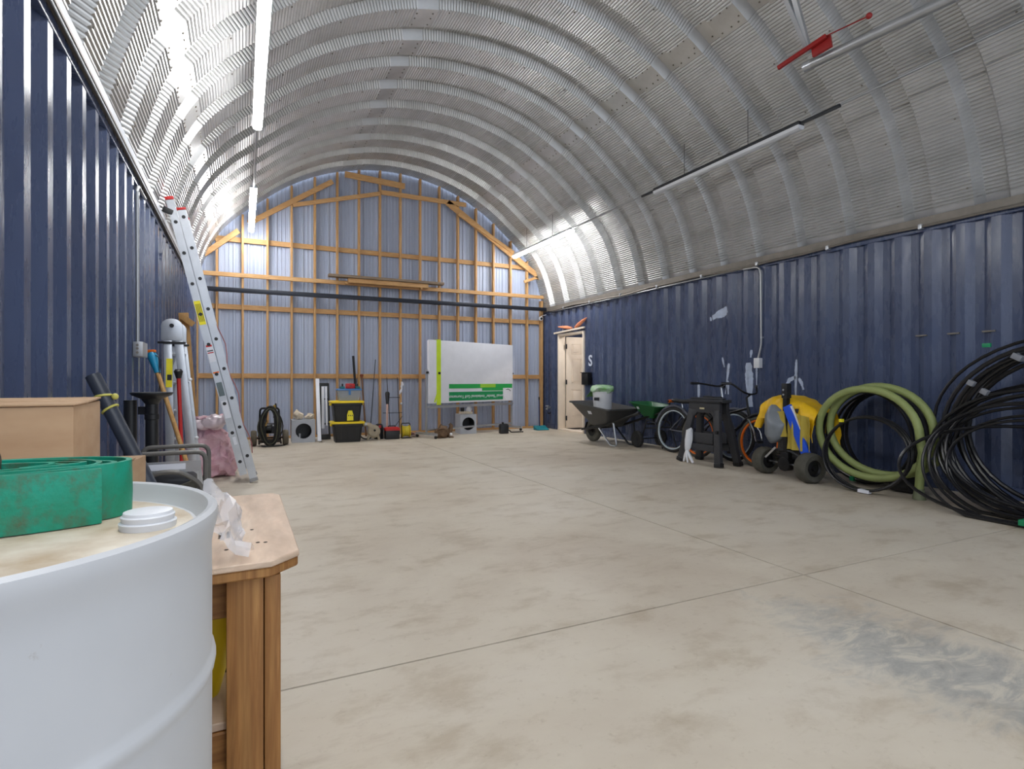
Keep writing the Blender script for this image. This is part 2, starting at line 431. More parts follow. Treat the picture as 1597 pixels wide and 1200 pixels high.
def run_w(zc, h, y0, y1, x0=XL + .03, x1=XR - .03):
    wb.part('girt', B().box(x0, x1, y0, y1, zc - h / 2, zc + h / 2), GIRT, world=True, bevel=.003, segs=1)
run_w(1.135, .089, 11.072, 11.11); run_w(2.355, .089, 11.072, 11.11); run_w(3.55, .089, 11.072, 11.11, -.45, 5.7)
run_w(2.905, .075, 10.955, 11.0, XL + .03, 6.05); run_w(.02, .04, 11.0, 11.089)
def brace(p, q, w=.09, y=10.978, name='brace'):
    wb.part(name, B().beam((p[0], y, p[1]), (q[0], y, q[1]), .038, w, up=(0, 0, 1)), GIRT, world=True, bevel=.003, segs=1)
brace((-.60, 3.22), (-.06, 3.69)); brace((.10, 3.84), (1.53, 4.80)); brace((.83, 4.26), (2.42, 4.70), .075)
brace((2.44, 4.73), (4.21, 4.72), .085); brace((1.75, 4.96), (2.90, 4.90), .11, 10.94)
brace((3.80, 4.72), (5.97, 3.33), .12); brace((4.03, 4.50), (5.30, 3.82), .07, 10.94); brace((5.57, 3.22), (5.92, 3.35), .06)
wb.part('tie_beam', B().box(XL + .04, XR - .02, 10.86, 10.94, 2.59, 2.665), mat('tie_beam_black', srgb(36, 40, 50), .4, .4, .1), world=True, bevel=.006)
# ------------------------------------------------------------- lamps
LIT = mat('lit_diffuser', (1.0, 1.0, 1.0), .4, 0, 0, emit=LAMP)
DIM = mat('unlit_diffuser', srgb(222, 225, 230), .35, 0, .02)
def lamp(x, y0, y1, label, lit=True, ext=0, suspend=(.3, .75)):
    t = Thing('strip_light', label, 'light', (x, y0, 3.70), group=None)
    L = y1 - y0
    t.part('diffuser', B().prism([(-.045, .0), (-.04, -.032), (-.02, -.045), (.02, -.045), (.04, -.032), (.045, .0)], 0, L, Matrix(((1, 0, 0, 0), (0, 0, 1, 0), (0, 1, 0, 0), (0, 0, 0, 1)))), LIT if lit else DIM, smooth=40)
    t.part('channel', B().box(-.042, .042, 0, L, .001, .04), STEEL if ext else ALU, bevel=.004)
    if ext: t.part('end_rod', B().box(-.015, .015, -ext, -.001, .004, .034), STEEL, bevel=.004); t.part('end_rod', B().box(-.015, .015, L + .001, L + ext * .7, .004, .034), STEEL, bevel=.004)
    for k in suspend:
        zt = arch_z(x) - 3.70 - .004
        t.part('hanging_wire', B().tube([(0, L * k, .04), (0, L * k, zt)], .0035, 6), STEEL)
    return t
lamp(.14, 3.98, 6.40, 'lit white strip light over the ladder side, ending well before the stud wall')
lamp(.14, 8.50, 10.86, 'lit white strip light hanging in front of the stud wall above the extension ladder')
lamp(.14, -.75, 1.69, 'lit white strip light hanging near the open entrance on the drum side')
lamp(5.22, 8.42, 10.75, 'lit strip light hanging in front of the studs above the cream door')
lamp(5.22, 3.94, 6.22, 'switched-off grey strip light hanging above the bicycles and sawhorses', lit=False, ext=.42)
lamp(5.22, -.75, 1.69, 'switched-off grey strip light hanging near the open entrance over the pipe coils', lit=False)
for x, a, b_, lab in ((.14, 6.41, 8.49, 'thin conduit rod joining the two strip lights over the ladder'), (5.22, 6.52, 8.41, 'thin grey cable rod between the switched-off strip light and the lit one by the door'), (5.22, 1.70, 3.51, 'thin cable rod between the switched-off strip light and the entrance end')):
    solo('light_conduit', B().tube([(x, a, 3.725), (x, b_, 3.725)], .012, 8), ZINC, lab, 'conduit')
# ------------------------------------------------------------- things in the foreground
# white plastic drum
DX, DY, DR = -.316, .844, .286
t = Thing('plastic_drum', 'dirty white plastic drum with a screw cap and a green hose coiled on top', 'drum', (DX, DY, 0))
DRUMW = mat('drum_plastic', srgb(196, 197, 199), .42, 0, .05, 3, col2=srgb(205, 206, 208), subsurf=.12)
nt = DRUMW.node_tree; p = nt.nodes['Principled BSDF']; base = p.inputs['Base Color'].links[0].from_socket
nt.links.new(mixc(nt, ramp(nt, noise_n(nt, coords(nt), 34, 5, .7), [(.70, (0, 0, 0)), (.80, (.5, .5, .5))]), base, srgb(140, 122, 98)), p.inputs['Base Color'])
prof = [(.255, 0), (.272, .02), (.276, .06), (.279, .20), (.279, .225), (.282, .24), (.2835, .252), (.282, .264), (.279, .28), (.280, .668), (.2810, .674), (.2836, .680), (.2845, .686), (.2836, .691), (.2808, .697), (.280, .703),
        (.280, .79), (.2795, .820), (.2795, .838), (.282, .852), (.2855, .866), (.287, .876), (.286, .884), (.281, .888), (.275, .886), (.271, .878), (.267, .868), (.262, .862), (.001, .860)]
t.part('body', B().lathe(prof, 72, capped=False), DRUMW, smooth=40)
TOPM = mat('dirty_drum_top', srgb(222, 214, 198), .6, 0, 0, 9, col2=srgb(176, 154, 124), bump=.2, bs=60)
t.part('lid_dirt', B().lathe([(.001, .8612), (.258, .8622), (.260, .8612)], 48, capped=False), TOPM, label='beige film of dirt on the drum lid')
cx, cy = .207, .008
cap = t.part('screw_cap', B().lathe([(.031, .862), (.032, .870), (.029, .8715), (.030, .878), (.028, .8795), (.027, .883), (.018, .8845), (.001, .8845)], 36, (cx, cy, 0)), WHITEP, smooth=30)
t.part('second_cap', B().lathe([(.030, .862), (.031, .874), (.027, .880), (.001, .880)], 32, (-.17, -.05, 0)), WHITEP)
# oval coil of flat green hose on the drum
HOSEG = mat('green_lay_flat_hose', srgb(14, 162, 136), .5, 0, 0, 14, col2=srgb(20, 138, 104), bump=.15, bs=120)
m = HOSEG; nt = m.node_tree; p = nt.nodes['Principled BSDF']
base = p.inputs['Base Color'].links[0].from_socket
nt.links.new(mixc(nt, ramp(nt, noise_n(nt, coords(nt, (1, 1, .7)), 20, 7, .72), [(.50, (0, 0, 0)), (.66, (.8, .8, .8))]), base, srgb(88, 92, 62)), p.inputs['Base Color'])
t = Thing('green_hose', 'oval coil of green flat hose lying on the white drum', 'hose', (-.385, .958, .8630))
def oval(a, k): return Vector(((.055 + .0265 * k * 0 + k) * math.cos(a), 0, 0))
pts = []; n = 48; turns = 6
for i in range(int(n * turns) + 1):
    a = 2 * math.pi * i / n - .62; f = i / (n * turns); w = .15 + .105 * f + .012 * (f > .86) * (f - .86) / .14; h = .030 + .070 * f
    pts.append(Vector((w * math.cos(a), h * math.sin(a), 0)))
b = B(); rings = []
for i, q in enumerate(pts):
    tg = (pts[min(i + 1, len(pts) - 1)] - pts[max(i - 1, 0)]).normalized(); nn = Vector((tg.y, -tg.x, 0)) * .0034
    zz = .073 + .002 * math.sin(i * .21)
    rings.append([q - nn, q + nn, q + nn * 1.25 + Vector((0, 0, .031)), q + nn + Vector((0, 0, zz)), q - nn + Vector((0, 0, zz)), q - nn * 1.25 + Vector((0, 0, .031))])
t.part('hose_band', b.loft(rings), HOSEG, smooth=40)
t.part('coupling', B().cyl((-.06, .004, .068), (.065, .010, .077), .011).cyl((.06, .010, .077), (.092, .011, .079), .0145).ring((.075, .0105, .078), (1, 0, .06), .0145, .003, 20, 6), mat('worn_brass', srgb(110, 84, 70), .35, .7, .2), label='worn metal coupling in the middle of the coil')

# workbench
t = Thing('workbench', 'wooden workbench with a cut-corner plywood top beside the drum', 'workbench', (-.3, 1.54, 0))
poly = [(-.70, 1.175), (.052, 1.185), (.106, 1.238), (.104, 1.86), (.085, 1.90), (-.70, 1.90)]
I4 = Matrix.Identity(4)
top = t.part('bench_top', B().prism(poly, .687, .700, I4), PLY, world=True, bevel=.002, segs=1)
t.part('top_edging', B().prism([(x - .002 * (x > 0), y + .003 * (y < 1.3)) for x, y in poly], .667, .6865, I4), BENCHW, world=True, bevel=.003, segs=1)
for x0, x1, y0 in ((-.028, .038, 1.205), (-.66, -.594, 1.205), (-.028, .038, 1.80), (-.66, -.594, 1.80)):
    t.part('leg', B().box(x0, x1, y0, y0 + .038, 0, .666), BENCHW, world=True, bevel=.004)
    e = .039 if x0 > -.1 else -.70 + .001
    t.part('leg_side_board', B().box(e, e + .03 if e > 0 else -.661, y0 - .002, y0 + .088, 0, .666), BENCHW, world=True, bevel=.004)
BW2 = wood('bench_rail_wood', srgb(176, 126, 70), srgb(146, 98, 50), (1.3, 22, 22), .62)
for y0 in (1.244, 1.84):
    t.part('apron_rail', B().box(-.66, .038, y0, y0 + .038, .58, .666), BW2, world=True, bevel=.003, segs=1)
    t.part('shelf_rail', B().box(-.66, .038, y0, y0 + .038, .27, .355), BW2, world=True, bevel=.003, segs=1)
t.part('shelf_board', B().box(-.69, .034, 1.25, 1.88, .356, .372), PLY, world=True, bevel=.002, segs=1)
holes = B()
for x, y in [(-.045 + .016 * (k % 2), 1.40 + .012 * (k // 2)) for k in range(10)] + [(-.085, 1.39), (-.11, 1.37), (-.07, 1.37), (-.115, 1.31), (.03, 1.33), (.045, 1.325), (-.005, 1.37), (.01, 1.285), (-.03, 1.30), (.02, 1.45), (-.02, 1.52)]:
    holes.lathe([(.0042, .7002), (.0042, .7007)], 8, (x, y, 0))
o = t.part('nail_holes', holes, GRIME, world=True); o['kind'] = 'stuff'
# yellow basket on the bench shelf
t = Thing('yellow_basket', 'yellow plastic basket with slotted sides on the workbench shelf', 'basket', (-.19, 1.50, .372))
def rect(w, d, z, r=.03): 
    pts = []
    for cx_, cy_, a0 in ((w - r, d - r, 0), (-w + r, d - r, 90), (-w + r, -d + r, 180), (w - r, -d + r, 270)):
        for k in range(4): a = R(a0 + 30 * k); pts.append(Vector((cx_ + r * math.cos(a), cy_ + r * math.sin(a), z)))
    return pts
t.part('bin', B().loft([rect(.145, .15, .0), rect(.195, .19, .20), rect(.205, .20, .205), rect(.205, .20, .212), rect(.190, .185, .21), rect(.14, .145, .006)], True), YELLOW, smooth=40)
for k in range(5):
    z0 = .03 + k * .033
    x_ = lambda z: .1465 + .25 * z
    t.part('slot', B().beam((x_(z0), -.10, z0), (x_(z0), .10, z0), .002, .009, (1, 0, .0)), BLACKP)
    t.part('slot', B().beam((-.10, -.1515 - .2 * z0, z0), (.10, -.1515 - .2 * z0, z0 + .012), .009, .002, (0, 1, 0)), BLACKP)
# cardboard box on the bench
t = Thing('cardboard_box', 'large taped cardboard box on the workbench against the blue container', 'box', (-.535, 1.68, .7005), 4)
t.part('carton', B().box(-.195, .195, -.20, .20, 0, .295), CARD, bevel=.004)
t.part('flap', B().box(-.196, .197, -.203, -.012, .2955, .300), CARD, bevel=.001, segs=1)
t.part('flap', B().obox((0, .10, .3005), (.394, .196, .004), (1.2, 0, 0)), CARD)
t.part('tape', B().box(-.10, -.015, -.2045, -.2012, .185, .2955), mat('pale_tape', srgb(196, 168, 134), .35, 0, .06), bevel=0)
# clear crumpled film on the bench
FILM = mat('clear_film', srgb(236, 236, 240), .15, 0, .02, alpha=.38)
b = B().grid(lambda u, v: Vector((-.115 + .12 * u, 1.19 + .14 * v, .715 + .13 * math.sin(math.pi * u) * (.35 + .65 * math.sin(math.pi * v)))), 16, 16).wobble(.034, 30, 3)
for i, q in enumerate(b.v): q.z = max(q.z, .704)
solo('plastic_film', b, FILM, 'crumpled clear plastic film on the workbench by the drum rim', 'film', smooth=25)

# ------------------------------------------------------------- along the left container
t = Thing('carton', 'tall narrow cardboard carton standing behind the workbench', 'box', (-.52, 2.60, 0), -6)
t.part('carton_body', B().box(-.15, .15, -.14, .14, 0, .745), CARD, bevel=.004)
t.part('flap', B().obox((0, -.07, .749), (.30, .14, .004), (3, 0, 0)), CARD)
DGREY = mat('dark_grey_pipe', srgb(58, 64, 76), .42, 0, .1)
p0, p1 = Vector((-.19, 3.2, .034)), Vector((-.672, 3.43, 1.075))
t = Thing('grey_pipe', 'dark grey plastic pipe leaning on the blue container, tied with yellow strap', 'pipe', tuple(p0))
t.part('pipe_body', B().tube([p0, p1], .034, 20), DGREY, world=True)
YST = mat('yellow_strap', srgb(222, 214, 110), .5, 0, .05)
for k, s in ((.90, 1), (.84, -1)):
    c = p0.lerp(p1, k); t.part('strap', B().ring(c, (p1 - p0) + Vector((.3 * s, 0, .1)), .0365, .006, 24, 6), YST, world=True)
c = p0.lerp(p1, .90); t.part('strap_knot', B().ball(c + Vector((.05, -.02, .0)), .016, 8), YST, world=True)
# pipe with a disc head and its neighbour
t = Thing('roller_stand', 'black post with a round dish head standing against the blue container', 'stand', (-.52, 4.22, 0))
t.part('post', B().cyl((0, 0, .02), (0, 0, .94), .036, 20), BLACKP)
t.part('collar', B().lathe([(.036, .80), (.041, .805), (.041, .835), (.036, .84)], 20), BLACKP)
t.part('dish_head', B().lathe([(.036, .90), (.06, .935), (.11, .958), (.117, .968), (.117, .975), (.10, .977), (.001, .968)], 36), BLACKP, smooth=30)
t.part('foot_plate', B().lathe([(.10, 0), (.10, .012), (.05, .03), (.036, .03)], 32), BLACKP)
t.part('side_bracket', B().beam((-.03, .01, .86), (-.075, .02, .86), .02, .05), BLACKP)
solo('black_pipe', B().cyl((-.645, 4.285, 0), (-.645, 4.285, .925), .037, 20), BLACKP, 'plain black pipe standing upright beside the dish-headed post', 'pipe')
# shovel, red handle, ladders, plank
def pole_tool(name, label, p, q, r, m_, grip=None, gripm=None, gl=.12, head=None, headm=None):
    t = Thing(name, label, 'tool', tuple(p)); p, q = Vector(p), Vector(q)
    t.part('handle', B().tube([p, p.lerp(q, .5), q], r, 12), m_, world=True)
    if grip:
        g0 = q - (q - p).normalized() * gl
        t.part('grip', B().tube([g0, g0.lerp(q, .35), q.lerp(g0, .1), q + (q - p).normalized() * .012], [r * 1.25, r * 1.6, r * 2.2, r * 1.5], 12), gripm, world=True)
    if head: t.part('head', head, headm, world=True, smooth=40)
    return t
ASH = wood('ash_handle', srgb(206, 164, 104), srgb(186, 140, 84), (30, 30, 2), .8)
TEAL = mat('teal_plastic', srgb(22, 130, 170), .4, 0, .1)
p, q = (-.325, 5.06, .16), (-.655, 5.30, 1.262)
b = B().grid(lambda u, v: Vector((-.315 - .03 * v + .02 * abs(u - .5), 5.06 + (u - .5) * .2 * (.7 + .3 * v), .005 + .2 * v)), 8, 6)
tt = pole_tool('shovel', 'wooden shovel with a blue grip leaning on the blue container', p, q, .017, ASH, True, TEAL, .16, b, STEEL)
tt.part('grip_end', B().beam((-.70, 5.31, 1.284), (-.625, 5.29, 1.288), .025, .022), ORANGE, world=True, bevel=.006, label='orange grip end')
tt.part('cord', B().tube(fillet([(-.64, 5.28, 1.26), (-.60, 5.26, 1.24), (-.595, 5.25, 1.0), (-.62, 5.25, .85)], .04), .004, 6), BLACKP, world=True)
pole_tool('floor_scraper', 'red metal tool handle with a black end standing before the folded ladder', (-.475, 5.78, 0), (-.515, 5.80, 1.14), .0165, RED, True, BLACKP, .07)
# folded articulated ladder
t = Thing('folding_ladder', 'folded aluminium multi-position ladder with a round hinge and yellow sticker', 'ladder', (-.53, 6.05, 0))
HX, HZ = -.578, 1.545
for yy in (5.95, 6.33):
    st = t.part('stile', B().beam((-.585, yy, .02), (HX - .035, yy, HZ - .06), .026, .068, (1, 0, 0)), ALU, world=True, bevel=.004)
    t.part('stile', B().beam((-.385, yy, .02), (HX + .045, yy, HZ - .06), .026, .072, (1, 0, 0)), ALU, world=True, bevel=.004)
    hg = t.part('hinge', B().prism([(HX + .085 * math.cos(R(a)), HZ + .0 + .07 * math.sin(R(a))) for a in range(0, 181, 15)] + [(HX - .085, HZ - .13), (HX + .085, HZ - .13)], -.02, .02, Matrix(((1, 0, 0, 0), (0, 0, 1, yy), (0, 1, 0, 0), (0, 0, 0, 1)))), ALU, world=True, bevel=.004)
    t.part('hinge_knob', B().cyl((HX, yy - .035, HZ + .005), (HX, yy - .0205, HZ + .005), .018), BLACKM, world=True)
    t.part('lock_lever', B().box(HX - .11, HX + .11, yy - .03, yy - .021, HZ - .16, HZ - .14), BLACKM, world=True, bevel=.003)
for k in range(5):
    z = .22 + k * .27; f = z / HZ
    t.part('rung', B().cyl((-.585 + (HX + .55) * f * 0 - .005 * f, 5.95, z), (-.585 - .005 * f, 6.33, z), .016, 12), ALU, world=True)
    xr = -.385 + (HX + .045 + .385) * f
    t.part('rung', B().cyl((xr, 5.95, z), (xr, 6.33, z), .016, 12), ALU, world=True)
    if k in (1, 3): t.part('lock_pin', B().ball((xr + .05, 5.97, z + .03), .016, 8), WHITEP, world=True)
t.part('sticker', B().obox((-.598, 5.9345, 1.12), (.05, .003, .26), (0, 1, 0)), YLABEL, world=True, label='yellow warning sticker with black mark')
t.part('sticker_mark', B().obox((-.596, 5.932, 1.08), (.035, .003, .05), (0, 1, 0)), BLACKP, world=True)
# extension ladder leaning on the arch
A, T_ = Vector((.072, 6.35, 0)), Vector((-.598, 6.35, 2.82))
u = (T_ - A).normalized(); nn = Vector((u.z, 0, -u.x)); LL = (T_ - A).length
LM = Matrix(((nn.x, 0, u.x, A.x), (0, 1, 0, A.y), (nn.z, 0, u.z, A.z), (0, 0, 0, 1)))
t = Thing('extension_ladder', 'aluminium extension ladder with yellow sticker leaning from floor to arched roof', 'ladder', tuple(A))
def lb(x0, x1, y0, y1, z0, z1, b=None): return (b or B()).box(x0, x1, y0, y1, z0, z1, LM)
for y0, s in ((0, 1), (.42, -1)):
    for x0, x1, z0, z1 in ((-.074, -.004, .10, LL), (.004, .074, .04, LL - .10)):
        # a channel: web with two flanges
        b = lb(x0, x1, y0, y0 + s * .006, z0, z1) if s > 0 else lb(x0, x1, y0 - .006, y0, z0, z1)
        for xa in (x0, x1 - .008): lb(xa, xa + .008, *sorted((y0 + s * .006, y0 + s * .03)), z0, z1, b)
        t.part('stile', b, ALU, world=True)
    t.part('foot', lb(.0, .08, *sorted((y0 - s * .012, y0 + s * .045)), .006, .04), mat('foot_rubber', srgb(150, 150, 150), .7), world=True, bevel=.005)
    t.part('end_cap', lb(-.08, -.002, *sorted((y0 - s * .008, y0 + s * .035)), LL - .002, LL + .03), RED, world=True, bevel=.006, label='red plastic end cap')
    t.part('end_cap', lb(.0, .078, *sorted((y0 - s * .008, y0 + s * .035)), LL - .11, LL - .085), RED, world=True, bevel=.006, label='red plastic end cap')
k = 0; z = .26
while z < LL - .15:
    for xm, dz in ((-.039, -.02), (.039, .02)):
        t.part('rung', B().cyl(LM @ Vector((xm, .004, z + dz)), LM @ Vector((xm, .416, z + dz)), .014, 12), ALU, world=True)
        t.part('rung_end', B().cyl(LM @ Vector((xm, -.004, z + dz)), LM @ Vector((xm, -.0005, z + dz)), .017, 14), BLACKP, world=True, label='black rung end')
    z += .305
def sticker(x0, x1, z0, z1, m_, lab): t.part('sticker', lb(x0, x1, -.0025, -.0004, z0, z1), m_, world=True, label=lab)
sticker(-.07, -.012, 1.66, 1.90, YLABEL, 'yellow caution sticker')
for k in range(4): t.part('sticker_print', lb(-.062 + .013 * k, -.056 + .013 * k, -.0036, -.0026, 1.69, 1.87), mat('print_olive', srgb(110, 104, 20), .6), world=True)
sticker(-.068, -.012, 1.28, 1.46, WHITE, 'white label with red heading')
t.part('sticker_print', lb(-.066, -.014, -.0036, -.0026, 1.435, 1.455), RED, world=True)
t.part('sticker_print', lb(-.066, -.014, -.0036, -.0026, 1.39, 1.40), BLACKP, world=True)
t.part('sticker_print', lb(-.066, -.014, -.0036, -.0026, 1.37, 1.38), RED, world=True)
sticker(-.065, -.014, .93, 1.07, mat('dark_label', srgb(98, 112, 116), .5), 'dark grey label')
sticker(-.065, -.012, .70, .88, WHITE, 'white label'); sticker(-.05, -.02, .42, .50, WHITE, 'small white label'); sticker(-.066, -.012, 1.165, 1.18, ORANGE, 'thin orange label')
t.part('top_bracket', B().obox((-.652, 6.36, 2.70), (.09, .05, .05), (0, 20, 0)), BLACKP, world=True, bevel=.008)
t.part('rope', B().tube([LM @ Vector((.085 + .02 * math.sin(i * 1.3), .36 + .02 * math.cos(i * 1.7), .25 + i * .11)) for i in range(14)], .005, 6), mat('faded_red_rope', srgb(170, 110, 110), .8), world=True)
# pink insulation
PINK = mat('pink_insulation', srgb(244, 208, 216), .55, 0, 0, 9, col2=srgb(222, 166, 182), bump=.5, bs=26)
b = B(); rings = []
for i in range(31):
    f = i / 30; z = .66 * f; k = (.86 + .20 * math.sin(f * 5.0 + .4)) * (1 if 0 < i < 30 else .86)
    rings.append([Vector((-.33 + (.0 if f < .6 else -.05 * (f - .6)) + .235 * k * math.copysign(abs(math.cos(a)) ** .7, math.cos(a)), 7.06 + .24 * k * math.copysign(abs(math.sin(a)) ** .7, math.sin(a)), z)) for a in [2 * math.pi * j / 56 for j in range(56)]])
b.loft(rings).wobble(.06, 7, 2).wobble(.035, 18, 5).wobble(.015, 45, 7)
for v_ in b.v: v_.z = max(v_.z, .003)
t = Thing('insulation_bag', 'crumpled pink insulation bale in a clear bag under the ladder', 'insulation', (-.33, 7.06, 0))
t.part('bale', b, PINK, world=True, smooth=50)
b2 = B()
for a_, z_, s_ in ((-70, .60, .11), (-30, .62, .09), (-110, .58, .08)):
    b2.ball((-.33 + .12 * math.cos(R(a_)), 7.0 + .15 * math.sin(R(a_)), z_), s_, 10, (1.2, .9, .7))
t.part('torn_top', b2.wobble(.04, 14, 8), mat('pale_pink_film', srgb(246, 226, 232), .35, 0, .06), world=True, smooth=50)
t = Thing('plank_offcut', 'pale wooden board leaning in the corner behind the extension ladder', 'board', (-.52, 8.05, 0))
t.part('board', B().beam((-.52, 8.05, .001), (-.665, 8.12, 1.90), .04, .11, (1, 0, 0)), ASH, world=True, bevel=.004)
t.part('cross_block', B().obox((-.615, 8.03, 1.80), (.17, .04, .07), (0, 38, 0)), ASH, world=True, bevel=.004)
# generator
t = Thing('generator', 'grey and black portable generator in a bent tube frame behind the drum', 'generator', (-.36, 3.72, 0))
FR = mat('grey_tube_frame', srgb(120, 118, 114), .4, .5, .12)
for yy in (3.56, 3.90):
    t.part('tube_frame', B().tube(fillet([(-.53, yy, .012), (-.53, yy, .655), (-.185, yy, .655), (-.185, yy, .012)], .05), .0125, 10), FR, world=True)
for xx in (-.53, -.185):
    t.part('skid_tube', B().tube([(xx, 3.56, .04), (xx, 3.90, .04)], .0125, 10), FR, world=True)
t.part('engine_block', B().box(-.47, -.24, 3.60, 3.86, .10, .40), BLACKP, world=True, bevel=.02)
for k in range(6): t.part('cooling_fin', B().box(-.48, -.23, 3.62 + k * .038, 3.635 + k * .038, .40, .43), STEEL, world=True)
t.part('fuel_tank', B().loft([[q + Vector((-.37, 3.72, 0)) for q in rect(.13, .12, .43, .05)], [q + Vector((-.37, 3.72, 0)) for q in rect(.13, .12, .50, .05)], [q + Vector((-.37, 3.72, 0)) for q in rect(.09, .09, .535, .04)]]), STEEL, world=True, bevel=.01)
t.part('tank_cap', B().lathe([(.035, .532), (.035, .55), (.02, .556)], 24, (-.34, 3.70, 0)), CHROME, world=True)
t.part('label_plate', B().box(-.51, -.205, 3.545, 3.551, .55, .61), ALU, world=True)
t.part('name_strip', B().box(-.46, -.28, 3.543, 3.5455, .565, .598), WHITE, world=True)
for k in (0, 1): t.part('recoil_cover', B().obox((-.50 + .20 * k, 3.60, .45), (.16, .03, .05), (0, 20 - 40 * k, 0)), GREYR, world=True, bevel=.01)
t.part('carry_handle', B().tube(fillet([(-.50, 3.50, .50), (-.42, 3.50, .56), (-.30, 3.50, .56), (-.20, 3.52, .48), (-.19, 3.53, .30)], .05), .013, 10), FR, world=True)
# conduit and socket box on the left container
t = Thing('wall_conduit', 'zinc conduit dropping to a grey junction box on the blue container', 'conduit', (-.695, 4.96, 1.24))
t.part('pipe', B().tube(fillet([(-.70, 5.3, 2.50), (-.70, 4.93, 2.50), (-.70, 4.95, 1.335)], .08), .012, 10), ZINC, world=True)
t.part('junction_box', B().box(-.718, -.655, 4.86, 5.09, 1.225, 1.335), ZINC, world=True, bevel=.006)
for z in (1.255, 1.285, 1.31): t.part('knockout', B().cyl((-.689, 4.8595, z), (-.689, 4.8555, z), .009, 12), DIRTYZ, world=True)
# ------------------------------------------------------------- along the back wall
# lumber laid over the long girt
def plank(p0, p1, w, h, m_, lab): solo('plank', B().beam(p0, p1, w, h), m_, lab, 'plank', bevel=.003, segs=1)
wb.part('shelf_bracket', B().box(1.75, 1.79, 10.84, 10.954, 2.87, 2.90), STUDV, world=True); wb.part('shelf_bracket', B().box(3.2, 3.24, 10.84, 10.954, 2.87, 2.90), STUDV, world=True)
plank((1.80, 10.90, 2.943), (3.36, 10.90, 2.943), .10, .085, GIRT, 'short brown timber lying on the long girt under the grey plank')
plank((1.44, 10.885, 3.012), (3.68, 10.885, 3.012), .14, .05, WEATHER, 'long weathered grey plank lying on the brown timber on the stud wall')
# camera at the corner
t = Thing('security_camera', 'small white round camera with a cable at the top of the corner stud', 'camera', (5.98, 10.98, 2.44))
t.part('mount', B().cyl((5.985, 10.998, 2.43), (5.985, 10.95, 2.43), .045, 20), WHITEP, world=True, bevel=.006)
t.part('lens', B().ball((5.985, 10.945, 2.43), .028, 10), BLACKM, world=True)
t.part('cable', B().tube(fillet([(5.985, 10.97, 2.475), (6.02, 10.95, 2.50), (6.05, 10.9, 2.50), (6.05, 10.85, 2.51)], .05), .006, 6), WHITEP, world=True)
# hose cart
t = Thing('pressure_washer', 'black wheeled pressure washer wrapped in hose against the stud wall', 'washer', (.40, 9.86, 0))
def wheel(t, c, ax, r, w, rimr, tm, rm, name='wheel'):
    ax = Vector(ax).normalized(); c = Vector(c)
    o = t.part(name, B().lathe([(rimr, -w * .42), (r * .86, -w / 2), (r * .97, -w * .36), (r, -w * .12), (r, w * .12), (r * .97, w * .36), (r * .86, w / 2), (rimr, w * .42)], 32, c, ax, False), tm, smooth=50)
    t.part('rim', B().lathe([(rimr * 1.02, -w * .40), (rimr * .8, -w * .30), (rimr * .35, -w * .34), (rimr * .3, -w * .52), (.001, -w * .52)], 24, c, ax, False).lathe([(rimr * 1.02, w * .40), (rimr * .8, w * .30), (rimr * .35, w * .34), (rimr * .3, w * .52), (.001, w * .52)], 24, c, ax, False), rm, under=o, smooth=40)
    return o
MUD = mat('muddy_wheel', srgb(96, 88, 74), .9, 0, .2, 20)
wheel(t, (-.235, .06, .125), (1, 0, 0), .125, .085, .07, MUD, GRIME); wheel(t, (.235, .02, .125), (1, 0, 0), .125, .085, .07, MUD, GRIME)
t.part('axle', B().cyl((-.23, .04, .125), (.23, .04, .125), .014), BLACKM)
t.part('frame', B().tube(fillet([(-.16, -.12, .05), (-.16, .08, .10), (-.14, .12, .60), (.14, .12, .60), (.16, .08, .10), (.16, -.12, .05)], .05), .016, 10), BLACKM)
t.part('motor', B().cyl((-.10, 0, .28), (.10, 0, .28), .085, 24), BLACKM, bevel=.012)
t.part('pump_box', B().box(.02, .15, -.10, .02, .20, .36), STEEL, bevel=.015)
t.part('pump_label', B().box(.035, .135, -.104, -.1005, .32, .345), WHITE)
t.part('base_tray', B().box(-.17, .17, -.14, .10, .06, .10), GRIME, bevel=.01)
for k in range(14):
    a = k * .45; w = .08 + .02 * (k % 5); h = .27 + .012 * ((k * 3) % 5); yo = -.12 - .008 * k + .03 * (k % 2)
    t.part('hose_loop', B().tube([Vector((w * math.cos(2 * math.pi * i / 28) * (1 + .1 * math.sin(3 * 2 * math.pi * i / 28 + a)) + .012 * math.sin(a), yo + .02 * math.sin(2 * math.pi * i / 14 + a), .325 + h * math.sin(2 * math.pi * i / 28))) for i in range(28)], .0095, 6, True), RUBBER if k % 3 else mat('olive_hose', srgb(72, 72, 58), .7))
t.part('spray_gun', B().tube([(.06, -.02, .45), (.09, -.02, .62), (.085, -.04, .68)], [.014, .016, .012], 8), BLACKP)
t.part('gun_nozzle', B().cyl((.07, -.03, .60), (.065, -.045, .655), .017, 12), mat('brass_yellow', srgb(206, 170, 70), .4, .4), label='yellow nozzle')
t.part('brass_fitting', B().cyl((-.07, -.16, .33), (-.04, -.17, .42), .014, 10), mat('old_brass', srgb(170, 140, 90), .4, .6))
t.part('trailing_hose', B().tube(fillet([(-.13, -.2, .02), (-.05, -.26, .014), (.10, -.24, .014), (.22, -.14, .014)], .08), .0095, 6), RUBBER)
